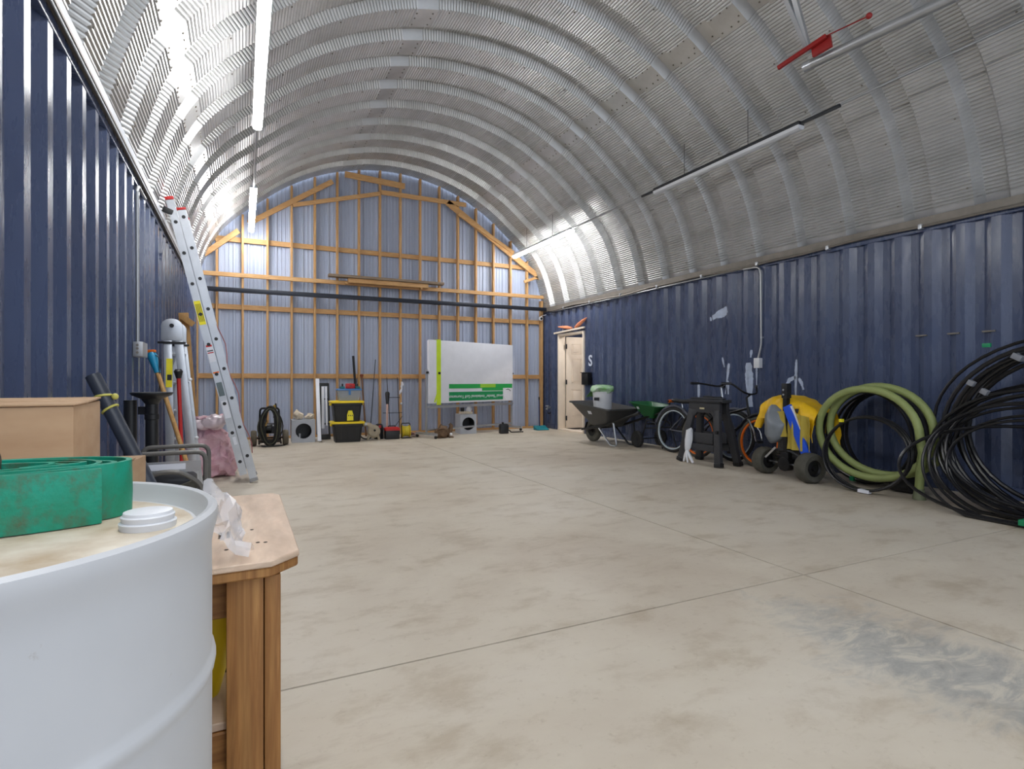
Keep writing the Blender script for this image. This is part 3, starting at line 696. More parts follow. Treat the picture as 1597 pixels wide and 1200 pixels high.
# grey boxes with a round opening
GBOX = mat('grey_insulated_box', srgb(176, 180, 188), .6, 0, .05)
def hole_box(label, loc, rz, w, d, h, r, cz):
    t = Thing('shelter_box', label, 'box', loc, rz)
    n = 40; b = B(); outer = []; inner = []; back = []
    for i in range(n):
        a = 2 * math.pi * (i + .5) / n; c_, s_ = math.cos(a), math.sin(a)
        k = min((w / 2) / abs(c_) if abs(c_) > 1e-6 else 9, ((h - cz) if s_ > 0 else cz) / abs(s_) if abs(s_) > 1e-6 else 9)
        outer.append(Vector((c_ * k, -d / 2, cz + s_ * k))); inner.append(Vector((c_ * r, -d / 2, cz + s_ * r))); back.append(Vector((c_ * r, d / 2 - .03, cz + s_ * r)))
    t.part('front_panel', B().loft([outer, inner], False), GBOX, smooth=0)
    t.part('tunnel', B().loft([inner, back], False), BLACKP, smooth=40)
    t.part('tunnel_end', B().add(back, [tuple(range(n))]), BLACKP)
    for nm, q in (('side_panel', (-w / 2, -w / 2 + .02, -d / 2 + .001, d / 2, 0, h)), ('side_panel', (w / 2 - .02, w / 2, -d / 2 + .001, d / 2, 0, h)), ('top_panel', (-w / 2 + .021, w / 2 - .021, -d / 2 + .001, d / 2, h - .02, h)), ('back_panel', (-w / 2 + .021, w / 2 - .021, d / 2 - .02, d / 2, 0, h - .021))):
        t.part(nm, B().box(*q), GBOX)
    return t
t = hole_box('pale grey box with a round opening, cream rags on top, beside the pressure washer', (.94, 10.28, 0), -1, .37, .34, .385, .128, .195)
t.part('bottle', B().cyl((-.06, -.12, .07), (-.06, -.12, .15), .02, 12), ALU)
hole_box('pale grey box with a round opening under the rolling board', (4.03, 10.52, 0), -3, .34, .34, .385, .125, .20)
RAG = mat('cream_cloth', srgb(222, 208, 186), .85, 0, .08, 12, bump=.3, bs=40)
def lump(name, c, s, label, cat, m_, seed=1, amp=.05, sc=14, group=None, n=20):
    b = B().ball((c[0], c[1], c[2] + s[2]), 1, n, s).wobble(amp, sc, seed)
    for v_ in b.v: v_.z = max(v_.z, c[2] + .0005)
    return solo(name, b, m_, label, cat, group, smooth=50)
lump('rag', (.86, 10.26, .386), (.085, .10, .07), 'cream rag bundled on the grey box next to the pressure washer, taller', 'rag', RAG, 3)
lump('rag', (1.05, 10.28, .386), (.065, .09, .045), 'flat cream rag on the grey box next to the white panel', 'rag', RAG, 6)
t = Thing('tool_caddy', 'beige caddy with a white cloth on the grey box under the rolling board', 'caddy', (4.02, 10.50, .386))
t.part('tray', B().box(-.12, .12, -.08, .08, 0, .05), RAG, bevel=.01); t.part('cloth', B().ball((.06, -.03, .09), .06, 10, (1, 1, 1)).wobble(.02, 20, 4), WHITEP, smooth=50)
t.part('black_tub', B().lathe([(.035, .05), (.04, .12)], 20, (-.07, 0, 0)), BLACKP); t.part('red_can', B().cyl((.125, .02, .0), (.125, .02, .10), .02), RED)
# white panel and folded frame
solo('shelf_board', B().beam((1.18, 10.0, .0), (1.215, 10.62, 1.06), .06, .035, (0, 1, 0)).shift((0, 0, .02), (1, 1, 1), 8), WHITE, 'narrow white shelf board leaning between the grey box and the black folded frame', 'panel', bevel=.004)
t = Thing('folded_frame', 'folded black frame with white slats leaning by the black totes', 'frame', (1.28, 10.45, 0))
t.part('black_frame', B().beam((1.25, 10.42, .02), (1.27, 10.62, 1.0), .03, .03, (0, 1, 0)).beam((1.40, 10.42, .02), (1.40, 10.62, 1.0), .03, .03, (0, 1, 0)).beam((1.25, 10.62, .98), (1.40, 10.62, .98), .05, .06).beam((1.25, 10.56, .72), (1.40, 10.56, .72), .03, .025).beam((1.25, 10.47, .28), (1.40, 10.47, .28), .03, .025).beam((1.24, 10.44, .05), (1.42, 10.44, .05), .05, .09), BLACKP, world=True, bevel=.004)
t.part('white_slat', B().beam((1.29, 10.43, .20), (1.305, 10.59, .94), .045, .02, (0, 1, 0)), WHITE, world=True)
t.part('white_slat', B().beam((1.355, 10.44, .25), (1.36, 10.59, .94), .03, .02, (0, 1, 0)), WHITE, world=True)
# black totes with yellow lids
def tote(label, loc, rz=-2):
    t = Thing('storage_tote', label, 'tote', loc, rz, )
    t.part('tub', B().loft([rect(.205, .15, 0, .03), rect(.235, .18, .27, .03), rect(.25, .19, .275, .03), rect(.252, .192, .315, .03)]), BLACKP, smooth=40)
    t.part('lid', B().loft([rect(.272, .205, .3155, .03), rect(.278, .21, .322, .03), rect(.278, .21, .34, .03), rect(.262, .195, .352, .03), rect(.24, .175, .352, .03), rect(.235, .17, .346, .03)]), YELLOW, smooth=30)
    for k in (-.2, -.1, .0, .1, .2): t.part('rib', B().beam((k, -.152 - .0, .02), (k * 1.12, -.181, .26), .012, .006, (0, 1, 0)), BLACKP)
    for s in (-1, 1): t.part('handle_lug', B().box(s * .262 - .018, s * .262 + .018, -.06, .06, .27, .314), YELLOW, bevel=.006)
    return t
t1 = tote('black storage tote with yellow lid on the floor, bottom of its stack', (1.63, 9.98, 0))
t2 = tote('black storage tote with yellow lid and yellow label, stacked under the clear bin', (1.62, 9.99, .3525))
lab = t2.part('bottle_label', B().prism([(-.045, 0), (.06, 0), (.06, .10), (.045, .145), (.04, .17), (-.025, .17), (-.03, .145), (-.045, .10)], 0, .003, Matrix(((1, 0, 0, .03), (0, 0, -1, -.2135), (0, 1, 0, .02), (0, 0, 0, 1)))), YLABEL, label='yellow bottle-shaped label')
for k in range(3): t2.part('label_mark', B().box(.005 + .03 * k, .02 + .03 * k, -.219, -.2169, .095, .115), BLACKP)
CLEARP = mat('clear_bin_plastic', srgb(186, 194, 206), .25, 0, .03, alpha=.42)
t = Thing('clear_bin', 'clear plastic bin with a blue lid on top of the black totes', 'bin', (1.66, 9.99, .706), -2)
t.part('tub', B().loft([rect(.17, .12, 0, .03), rect(.20, .14, .175, .03), rect(.195, .135, .175, .03), rect(.165, .115, .006, .03)]), CLEARP, smooth=40)
BLUEL = mat('blue_lid', srgb(60, 116, 176), .4, 0, .06)
t.part('lid', B().loft([rect(.205, .145, .1755, .03), rect(.21, .15, .185, .03), rect(.205, .145, .205, .03), rect(.18, .12, .205, .03)]), BLUEL, smooth=30)
t.part('paper_contents', B().box(-.14, .12, -.09, .09, .008, .03).box(-.05, .06, -.06, .06, .031, .07), RAG)
t.part('latch', B().box(-.02, .02, -.150, -.14, .10, .18), BLUEL, bevel=.003)
t = Thing('red_case', 'small red case on the blue bin lid', 'case', (1.68, 9.97, .9115))
t.part('case_body', B().box(-.075, .075, -.05, .05, 0, .09), RED, bevel=.018); t.part('clasp', B().box(-.02, .02, -.055, -.0505, .04, .06), mat('dark_red', srgb(120, 24, 26), .5))
TEALD = mat('dark_teal', srgb(20, 110, 112), .4, 0, .1)
for dx, lb_ in ((-.13, 'small teal bottle with black cap on the blue lid by the folded frame'), (.125, 'small teal bottle with black cap on the blue lid by the stud')):
    t = Thing('teal_bottle', lb_, 'bottle', (1.68 + dx, 9.96, .9115))
    t.part('bottle_body', B().box(-.04, .04, -.03, .03, 0, .04), TEALD, bevel=.012); t.part('cap', B().cyl((0, 0, .04), (0, 0, .085), .014, 12), BLACKP)
# grinder reel, poles, toolbox, cord reel and clutter
TAN = mat('tan_cast', srgb(172, 160, 138), .6, 0, .15, 14)
t = Thing('hose_reel', 'dusty tan disc reel on small feet between the totes and toolbox', 'reel', (2.09, 10.0, 0), -12)
t.part('disc', B().lathe([(.03, -.05), (.105, -.045), (.115, -.02), (.115, .03), (.08, .06)], 32, (0, 0, .155), (0, -1, 0)), TAN, smooth=40)
t.part('hub', B().cyl((.02, -.052, .175), (.02, -.07, .175), .02, 16), BLACKM)
t.part('neck', B().tube([(-.04, 0, .22), (-.08, 0, .27), (-.13, -.02, .285)], [.06, .045, .035], 12), TAN)
t.part('spout', B().cyl((-.12, -.02, .285), (-.16, -.03, .283), .038, 16), ALU)
for s in (-1, 1): t.part('foot', B().beam((s * .08, -.03, .08), (s * .10, -.04, 0), .03, .03), TAN)
t.part('wheel_guard', B().ring((-.12, .09, .14), (0, 1, .1), .13, .012, 28, 8), BLACKM)
t = Thing('utility_pump', 'black pump with a carrying hoop beside the red toolbox', 'pump', (2.225, 10.2, 0))
t.part('pump_body', B().lathe([(.085, 0), (.09, .03), (.085, .20), (.05, .25), (.03, .26)], 24), BLACKP, smooth=40)
t.part('hoop', B().tube(fillet([(-.09, -.11, .01), (-.08, -.11, .27), (.04, -.11, .27), (.05, -.11, .01)], .04), .008, 8), STEEL)
t.part('red_valve', B().box(-.02, .02, -.11, -.085, .20, .25), RED, bevel=.004)
BROWN = wood('old_handle', srgb(120, 86, 60), srgb(98, 68, 48), (30, 30, 2), .8)
pole_tool('long_bar', 'tall dark bar leaning on the studs behind the totes', (1.98, 10.78, 0), (1.905, 10.955, 1.52), .022, BLACKM)
pole_tool('rake', 'brown wooden rake handle with a rusty tip behind the tan reel', (2.10, 10.72, 0), (2.06, 10.94, 1.16), .017, BROWN, True, mat('rust', srgb(120, 62, 36), .8), .05)
pole_tool('thin_rod', 'thin dark rod leaning on a stud behind the tan reel', (2.18, 10.76, 0), (2.33, 10.975, 1.46), .008, STEEL)
t = Thing('toolbox', 'black toolbox with a bright red lid on the floor', 'toolbox', (2.43, 10.06, 0), -2)
t.part('box_body', B().box(-.125, .125, -.09, .09, 0, .155), BLACKP, bevel=.012); t.part('lid', B().loft([rect(.132, .097, .156, .02), rect(.132, .097, .195, .02), rect(.105, .07, .215, .02)]), RED, smooth=30)
t.part('handle', B().tube(fillet([(-.06, 0, .214), (-.06, 0, .235), (.06, 0, .235), (.06, 0, .214)], .012), .009, 8), BLACKP)
t = pole_tool('hatchet', 'pale handle with a black grip standing behind the red toolbox', (2.395, 10.30, 0), (2.435, 10.42, .83), .02, mat('pink_wood', srgb(206, 172, 160), .6), True, BLACKP, .22)
t = Thing('wire_stand', 'thin black wire rack leaning on the studs above the toolbox', 'rack', (2.7, 10.9, 0))
w_ = B().tube([(2.60, 10.86, 0), (2.555, 10.985, 1.12)], .006, 6).tube([(2.78, 10.86, 0), (2.76, 10.985, 1.12)], .006, 6).tube([(2.46, 10.91, .42), (2.84, 10.91, .42)], .006, 6).tube([(2.52, 10.94, .72), (2.80, 10.94, .72)], .006, 6).tube([(2.65, 10.87, .10), (2.84, 10.90, .35)], .006, 6)
t.part('wire', w_, BLACKM, world=True)
t = Thing('cord_reel', 'yellow cord wound on a reel beside the toolbox', 'reel', (2.70, 10.12, 0))
YCORD = mat('yellow_cord', srgb(206, 188, 60), .6, 0, .15, 40, stretch=(8, 1, 1))
b = B(); b.lathe([(.085 + (.01 if k % 2 else 0), -.055 + k * .011) for k in range(11)], 28, (0, 0, .125), (1, 0, 0))
t.part('cord', b, YCORD, smooth=0)
for s in (-1, 1): t.part('flange', B().lathe([(.112, 0), (.112, .008)], 28, (s * .065 - .004, 0, .125), (1, 0, 0)), YELLOW)
t.part('stand', B().box(-.09, .09, -.07, .07, 0, .012).tube(fillet([(-.08, 0, .01), (-.08, 0, .27), (.08, 0, .27), (.08, 0, .01)], .03), .008, 8), BLACKM)
b = B().grid(lambda u, v: Vector((2.80 + .20 * u, 10.25 + .22 * v, .012 + .11 * (1 - u) * (.5 + .5 * math.sin(3 * v + 1)))), 10, 10).wobble(.016, 20, 2)
for v_ in b.v: v_.z = max(v_.z, .002)
solo('pink_sheet', b, mat('pink_paper', srgb(224, 182, 192), .7, 0, .06), 'crumpled pink sheet on the floor by the yellow cord reel', 'sheet', solid=.003)
t = Thing('hanging_rag', 'twisted white rag hanging on a stud above the cord reel', 'rag', (2.835, 10.985, .78))
t.part('cloth', B().tube([(2.855, 10.985, 1.03), (2.86, 10.98, .97), (2.845, 10.975, .93), (2.85, 10.975, .89), (2.83, 10.975, .84), (2.805, 10.98, .78)], [.018, .03, .016, .012, .026, .008], 10).wobble(.012, 30, 4), WHITE, world=True, smooth=50)
t.part('nail', B().cyl((2.85, 10.999, 1.03), (2.85, 10.96, 1.04), .006, 8), STEEL, world=True)
solo('knob', B().ball((2.84, 10.975, .595), .022, 10), WHITEP, 'small white round knob on the stud above the cord reel', 'knob')
t = Thing('engine_part', 'rusty brown engine parts on the floor under the rolling board', 'engine', (3.36, 9.84, 0))
RUSTY = mat('rusty_iron', srgb(112, 88, 66), .75, .2, .35, 18, bump=.4, bs=30)
t.part('block', B().ball((-.05, 0, .11), 1, 10, (.13, .10, .12)).wobble(.05, 18, 3), RUSTY, smooth=50)
t.part('manifold', B().tube([(.03, 0, .05), (.11, .03, .10), (.13, .02, .22), (.10, .02, .25)], [.05, .045, .035, .03], 10).wobble(.02, 30, 2), RUSTY, smooth=50)
t.part('pulley', B().cyl((-.06, -.12, .09), (-.06, -.08, .09), .06, 20), RUSTY); t.part('cap', B().ball((.09, -.08, .07), .026, 8), WHITEP)
t.part('feet', B().box(-.16, -.10, -.08, .05, 0, .02).box(.08, .15, -.06, .06, 0, .02), RUSTY)
t = Thing('speaker_box', 'small black jug-shaped box with a trailing cord by the board wheel', 'box', (4.68, 10.12, 0), -8)
t.part('case', B().loft([rect(.085, .07, 0, .02), rect(.088, .072, .15, .02), rect(.075, .06, .19, .02)]), BLACKP, bevel=.004); t.part('stopper', B().cyl((-.02, 0, .19), (-.02, 0, .225), .022, 12), BLACKP)
t.part('cord', B().tube(fillet([(.08, .05, .06), (.15, .06, .05), (.18, .10, .012), (.45, .12, .012)], .05), .012, 8), BLACKP)
t = Thing('dustpan', 'teal dustpan with a thin upright handle by the corner post', 'dustpan', (5.74, 10.5, 0))
t.part('pan', B().loft([[Vector((-.14, -.10, .004)), Vector((.14, -.10, .004)), Vector((.14, .10, .004)), Vector((-.14, .10, .004))], [Vector((-.14, -.10, .012)), Vector((.14, -.10, .012)), Vector((.14, .10, .09)), Vector((-.14, .10, .09))]]), mat('teal_pan', srgb(30, 128, 140), .45), bevel=.004)
t.part('handle', B().tube([(0, .08, .08), (0, .10, .64)], .012, 10), mat('navy_handle', srgb(30, 52, 96), .4)); t.part('grip', B().cyl((0, .10, .64), (0, .10, .70), .016, 12), BLACKP)
# rolling board
A, Bp = Vector((3.05, 9.93, 0)), Vector((5.13, 10.74, 0)); ang = math.degrees(math.atan2(Bp.y - A.y, Bp.x - A.x)); W = (Bp - A).length
t = Thing('rolling_board', 'white panel in a rolling frame with an upside-down green banner and lime strap', 'board', tuple((A + Bp) / 2), ang)
h = W / 2
t.part('panel', B().box(-h, h, -.06, -.02, .63, 1.80), WHITE, bevel=.006)
t.part('panel', B().box(-h + .01, h - .01, -.018, .018, .635, 1.79), WHITE, bevel=.004)
GRN = mat('banner_green', srgb(24, 142, 84), .5, 0, .03); GR2 = mat('banner_bright_green', srgb(40, 164, 80), .5, 0, .03); LIME = mat('banner_lime', srgb(150, 200, 60), .5, 0, .03)
ba = t.part('banner_band', B().box(-h + .47, h - .30, -.0635, -.0605, .665, .835), GRN, label='dark green banner band with upside-down white lettering')
t.part('banner_band', B().box(-h + .47, h - .02, -.0635, -.0605, .90, .985), GR2); t.part('banner_band', B().box(h - .90, h - .30, -.0635, -.0605, .848, .90), GR2)
t.part('banner_band', B().box(h - .95, h - .52, -.0655, -.0637, .915, .985), LIME, label='lime green patch')
t.part('banner_disc', B().lathe([(.125, 0), (.125, .004)], 36, (h - .16, -.0606, .775), (0, -1, 0)), WHITE)
t.part('disc_mark', B().tube([Vector((h - .16 + .10 * math.cos(R(a)), -.066, .775 + .10 * math.sin(R(a)))) for a in range(35, 125, 10)], .006, 6), BLACKP)
me = text_mesh('Annual "Bender" Invitational Golf Tournament', .082); bmx = bmesh.new(); bmx.from_mesh(me)
bmesh.ops.transform(bmx, matrix=Matrix.Translation((.085, -.0655, .742)) @ Matrix.Rotation(R(90), 4, 'X') @ Matrix.Rotation(R(180), 4, 'Z'), verts=bmx.verts); bmx.to_mesh(me); bmx.free()
me.name = 'lettering'; me.materials.append(WHITE); t.part('lettering', me, WHITE, under=ba)
HIV = mat('lime_strap', srgb(200, 226, 50), .5, 0, .08)
t.part('strap', B().box(-h + .17, -h + .27, -.066, -.0605, .60, 1.81).box(-h + .17, -h + .27, -.066, .022, 1.806, 1.812), HIV, label='lime yellow ratchet strap')
t.part('strap_tail', B().beam((-h + .20, -.068, .86), (-h + .12, -.068, .65), .004, .03, (1, 0, 0)), HIV); t.part('buckle', B().box(-h + .205, -h + .25, -.078, -.0665, 1.17, 1.21), STEEL)
for s in (-1, 1):
    x = s * (h + .02)
    t.part('upright', B().box(x - .016, x + .016, -.015, .015, .10, 1.26), ALU, bevel=.003)
    t.part('pivot_knob', B().cyl((x, -.05, 1.20), (x, -.016, 1.20), .02, 14), BLACKP)
    ft = t.part('foot_bar', B().box(x - .02, x + .02, -.30, .30, .055, .10), ALU, bevel=.004)
    for yy in (-.27, .27): t.part('caster', B().cyl((x - .012, yy, .028), (x + .012, yy, .028), .028, 16), BLACKP)
t.part('marker_tray', B().box(-h, h, -.075, .005, .545, .59), ALU, bevel=.004); t.part('lower_rail', B().box(-h, h, -.016, .016, .13, .165), ALU, bevel=.004)
# hose tap on the corner
t = Thing('hose_tap', 'grey hose tap with a black hook on the blue container corner', 'tap', (6.06, 10.75, .30))
t.part('tap_body', B().tube([(6.092, 10.75, .46), (6.03, 10.74, .46), (6.00, 10.74, .42)], .022, 10), ALU, world=True); t.part('tap_wheel', B().cyl((6.02, 10.74, .485), (6.02, 10.74, .505), .045, 16), ALU, world=True)
t.part('hook', B().tube([(6.09, 10.72, .34), (6.02, 10.72, .33), (6.02, 10.72, .38)], .012, 8), BLACKM, world=True)
# ------------------------------------------------------------- door in the right container
dr = Thing('door_1', '', '', (6.10, 9.88, 0), kind='structure')
dr.part('jamb', B().box(6.07, 6.235, 10.335, 10.385, .0, 2.04), CREAM, world=True, bevel=.003)
dr.part('jamb', B().box(6.07, 6.235, 9.375, 9.415, .0, 2.04), CREAM, world=True, bevel=.003)
dr.part('head_jamb', B().box(6.07, 6.235, 9.416, 10.334, 2.0, 2.04), CREAM, world=True, bevel=.003)
dr.part('threshold', B().box(6.06, 6.24, 9.416, 10.334, 0, .03), CREAM, world=True, bevel=.003)
dr.part('head_board', B().beam((6.06, 10.50, 2.065), (6.06, 9.33, 2.10), .04, .035), CREAM, world=True, bevel=.003)
X0, X1, YD = 6.245, 7.06, 10.30
leaf = dr.part('door_leaf', B().box(X0, X1, YD, YD + .035, .035, 1.985), CREAM, world=True, bevel=.002)
for xa, xb in ((X0 + .13, X0 + .36), (X0 + .45, X0 + .68)):
    for za, zb in ((.28, .86), (1.00, 1.52), (1.62, 1.84)):
        b = B(); d = YD - .0005
        for q in ((xa, xb, za, za + .012), (xa, xb, zb - .012, zb), (xa, xa + .012, za, zb), (xb - .012, xb, za, zb)): b.box(q[0], q[1], d - .006, d, q[2], q[3])
        dr.part('panel_moulding', b, CREAM, world=True, under=leaf); dr.part('raised_panel', B().box(xa + .03, xb - .03, d - .006, d, za + .03, zb - .03), CREAM, world=True, under=leaf, bevel=.003)
for z in (.25, 1.02, 1.78): dr.part('hinge', B().box(6.225, 6.25, 10.285, 10.30, z - .05, z + .05).cyl((6.236, 10.285, z - .05), (6.236, 10.285, z + .05), .008, 10), STEEL, world=True)
dr.part('latch_plate', B().box(6.10, 6.14, 9.4155, 9.419, .94, 1.02), STEEL, world=True)
t = Thing('ceiling_bulb', 'warm bulb glowing inside the container behind the open cream door', 'light', (7.0, 9.15, 2.40))
t.part('bulb', B().ball((0, 0, -.02), .05, 10), mat('warm_bulb', (1.0, .9, .8), .4, 0, 0, emit=300), smooth=50); t.part('socket', B().cyl((0, 0, .03), (0, 0, .128), .03, 14), WHITEP)
FOAM = mat('salmon_foam', srgb(236, 150, 110), .8, 0, .1, 20)
def tuft(lab, p, q, r):
    p, q = Vector(p), Vector(q); solo('foam_strip', B().tube([p, p.lerp(q, .35), p.lerp(q, .7), q], [r * .6, r, r * .8, r * .2], 10).wobble(.012, 25, 2), FOAM, lab, 'foam', smooth=50)
tuft('salmon foam strip pointing to the corner above the cream door', (6.06, 9.80, 2.125), (6.06, 10.35, 2.20), .035)
tuft('salmon foam strip pointing to the wheelbarrow above the cream door', (6.06, 9.66, 2.125), (6.06, 9.24, 2.28), .04)
# painted letter and paint smears on the container
wr = bpy.data.objects['wall_right']
def wall_part(name, me_or_b, m_, **kw):
    me = me_or_b if isinstance(me_or_b, bpy.types.Mesh) else me_or_b.mesh(name, inv=Matrix.Translation((-XR, 0, 0)), **kw)
    if not me.materials: me.materials.append(m_)
    o = bpy.data.objects.new(name, me); COL.objects.link(o); o.parent = wr; return o
LETTER = mat('letter_white', srgb(214, 222, 240), .5)
me = text_mesh('S', .29, .001, .008); bmx = bmesh.new(); bmx.from_mesh(me)
bmesh.ops.transform(bmx, matrix=Matrix(((0, 0, -1, -.003), (-1.05, 0, 0, 9.17), (0, 1, 0, 1.43), (0, 0, 0, 1))), verts=bmx.verts); bmesh.ops.recalc_face_normals(bmx, faces=bmx.faces); bmx.to_mesh(me); bmx.free()
wall_part('painted_letter', me, LETTER)
def smear(pts, w):      # a paint smear that follows the corrugation
    b = B(); rows = []; n = 24
    for i in range(n + 1):
        f = i / n * (len(pts) - 1); k = min(int(f), len(pts) - 2); y = pts[k][0] + (pts[k + 1][0] - pts[k][0]) * (f - k); z = pts[k][1] + (pts[k + 1][1] - pts[k][1]) * (f - k)
        ww = w * (.55 + .45 * math.sin(math.pi * min(1, i / n * 1.2 + .1))) * (1 + .25 * noise.noise((i * .7, y, z))); row = []
        dy, dz = pts[-1][0] - pts[0][0], pts[-1][1] - pts[0][1]; L = math.hypot(dy, dz); ny, nz = -dz / L, dy / L
        for s in (-1, -.5, 0, .5, 1):
            yy, z2 = y + ny * ww * s / 2, z + nz * ww * s / 2
            row.append(Vector((XR + corr(yy - .12) - .0025, yy, z2)))
        rows.append(row)
    wall_part('paint_smear', b.loft(rows, False, False), mat('smear_white', srgb(186, 198, 220), .55, 0, .12, 14))
smear([(5.76, 2.05), (5.90, 2.00), (6.03, 1.95)], .13); smear([(6.07, 1.96), (6.10, 1.92)], .08)
smear([(5.725, 1.29), (5.76, 1.10), (5.82, .86)], .055); smear([(5.75, 1.05), (5.735, .86)], .05)
smear([(5.40, 1.29), (5.39, 1.0), (5.37, .70)], .10); smear([(5.29, 1.28), (5.29, .95)], .03)
smear([(4.69, 1.31), (4.70, 1.05), (4.71, .70)], .055); smear([(4.70, 1.10), (4.79, 1.06), (4.83, .98)], .05); smear([(4.64, 1.08), (4.60, 1.02), (4.575, .94)], .045); smear([(4.80, 1.0), (4.79, .72)], .04)
smear([(6.31, 1.02), (6.30, .70)], .07); smear([(5.36, 1.46), (5.37, 1.36)], .03); smear([(5.88, 1.38), (5.84, 1.24)], .035)
for y_ in (3.27, 2.99, 2.71): wall_part('lashing_bar', B().box(6.085, 6.125, y_ - .05, y_ + .05, 1.492, 1.506), DIRTYZ)
# black box by the door, conduits
t = Thing('mailbox', 'black steel box fixed to the blue container beside the door', 'box', (6.08, 9.23, .97))
t.part('box_body', B().box(6.00, 6.098, 9.12, 9.34, .97, 1.20), BLACKM, world=True, bevel=.008); t.part('box_lid', B().box(5.985, 6.098, 9.11, 9.35, 1.201, 1.215), STEEL, world=True, bevel=.003)
t = Thing('top_conduit', 'wavy grey conduit strapped along the top of the right blue container', 'conduit', (6.055, 5, 2.56))
t.part('pipe', B().tube([(6.058, y, 2.575 + .012 * math.sin(y * 2.1) + .006 * math.sin(y * 5.3)) for y in [-1.0 + .15 * k for k in range(79)]], .014, 8), DIRTYZ, world=True)
t.part('pipe', B().tube([(6.066, y, 2.548 + .004 * math.sin(y * 1.3)) for y in [5.4 + .2 * k for k in range(27)]], .010, 8), ZINC, world=True)
for k in range(11): t.part('strap', B().box(6.04, 6.0955, .3 + k * .98, .335 + k * .98, 2.55, 2.60), ALU, world=True, bevel=.004)
t = Thing('drop_conduit', 'zinc conduit bending down to a grey socket box above the bicycles', 'conduit', (6.07, 5.17, 1.22))
t.part('pipe', B().tube(fillet([(6.066, 5.45, 2.545), (6.066, 5.17, 2.535), (6.08, 5.17, 1.5), (6.07, 5.21, 1.345)], .09), .013, 10), ZINC, world=True)
t.part('socket_box', B().box(6.035, 6.098, 5.165, 5.255, 1.215, 1.345), WHITEP, world=True, bevel=.006); t.part('pipe_clip', B().box(6.06, 6.1, 5.15, 5.165, 1.60, 1.62), ALU, world=True)
# red bracket, track pipe and struts under the roof
t = Thing('door_track', 'grey track pipe with a red bracket hung from the arched roof on struts', 'track', (4.62, 3.40, 3.9))
t.part('track_pipe', B().tube([(4.61, 3.42, 3.90), (4.80, 2.05, 3.90), (4.95, .95, 3.90)], .042, 14), ZINC, world=True)
for q in ((4.50, 3.30), (4.56, 3.18)):
    zt = arch_z(q[0] - .52) - .05
    t.part('strut', B().beam((4.56, 3.36, 3.97), (q[0] - .52, q[1] + .12, zt + .02), .04, .04), ZINC, world=True)
DRED = mat('dark_red_paint', srgb(150, 30, 28), .45, 0, .1)
t.part('red_bar', B().beam((4.40, 3.56, 3.90), (4.50, 3.16, 4.00), .03, .035), DRED, world=True, bevel=.004)
t.part('red_plate', B().beam((4.51, 3.30, 3.94), (4.54, 3.14, 3.96), .03, .11), DRED, world=True, bevel=.006)
t.part('trip_rod', B().tube([(4.50, 3.16, 4.00), (4.44, 2.76, 3.92)], .006, 6), DRED, world=True); t.part('rod_ball', B().ball((4.44, 2.76, 3.92), .024, 8), DRED, world=True)
t.part('end_clamp', B().cyl((4.605, 3.45, 3.90), (4.615, 3.38, 3.90), .042, 14), ALU, world=True)

# ------------------------------------------------------------- wheelbarrow and what is in it
t = Thing('wheelbarrow', 'dark grey poly wheelbarrow holding a white pail beside the cream door', 'wheelbarrow', (5.50, 7.75, 0), 3)
def trap(x, y0, y1, z, zs=0): return [Vector((-x, y0, z)), Vector((x, y0, z + 0)), Vector((x, y1, z + zs)), Vector((-x, y1, z + zs))]
def rrect(w, y0, y1, z0, z1, r=.06):
    pts = []
    for cx_, cy_, a0 in ((w - r, y1 - r, 0), (-w + r, y1 - r, 90), (-w + r, y0 + r, 180), (w - r, y0 + r, 270)):
        for k in range(5):
            a = R(a0 + 22.5 * k); y = cy_ + r * math.sin(a); pts.append(Vector((cx_ + r * math.cos(a), y, z0 + (z1 - z0) * (y - y0) / (y1 - y0))))
    return pts
GP = mat('grey_poly', srgb(62, 62, 62), .5, 0, .12)
t.part('tray', B().loft([rrect(.17, -.20, .26, .30, .31), rrect(.33, -.42, .64, .57, .68), rrect(.355, -.445, .665, .57, .68), rrect(.35, -.44, .66, .595, .70), rrect(.325, -.415, .63, .59, .69), rrect(.16, -.19, .25, .315, .325)]), GP, smooth=40)
t.part('tray_badge', B().obox((-.285, .12, .52), (.004, .09, .06), (0, -31, 0)), WHITE, label='small white logo')
for s in (-1, 1):
    t.part('handle_bar', B().tube([(s * .08, .62, .20), (s * .20, -.10, .30), (s * .21, -1.00, .56)], [.02, .021, .019], 10), BLACKM)
    t.part('grip', B().tube([(s * .204, -.88, .525), (s * .212, -1.02, .566)], .023, 12), BLACKP)
    t.part('leg', B().tube(fillet([(s * .18, .02, .28), (s * .19, -.30, .012), (s * .19, -.46, .012), (s * .21, -.40, .38)], .05), .015, 8), STEEL if s > 0 else ALU)
    t.part('strut', B().beam((s * .10, .50, .22), (s * .13, .40, .34), .03, .01), BLACKM)
wheel(t, (0, .40, .19), (1, 0, 0), .19, .09, .10, GREYR, BLACKM)
t.part('axle', B().cyl((-.10, .40, .19), (.10, .40, .19), .012), STEEL)
t = Thing('white_pail', 'white plastic pail stuffed with a green and white bag in the wheelbarrow', 'pail', (5.47, 7.86, .345))
t.part('pail_body', B().lathe([(.135, 0), (.165, .50), (.172, .505), (.172, .52), (.160, .52), (.13, .008)], 32), WHITEP, smooth=40)
t.part('print_block', B().obox((-.1585, -.06, .40), (.004, .10, .05), (0, 4, 20)), STEEL, label='dark print')
LG = mat('lime_bag', srgb(112, 190, 66), .35, 0, 0, 7, col2=srgb(206, 222, 214))
b = B().ball((.0, .0, .56), 1, 12, (.19, .22, .075)).wobble(.05, 9, 3); t.part('bag', b, LG, smooth=50, label='green and white plastic bag')
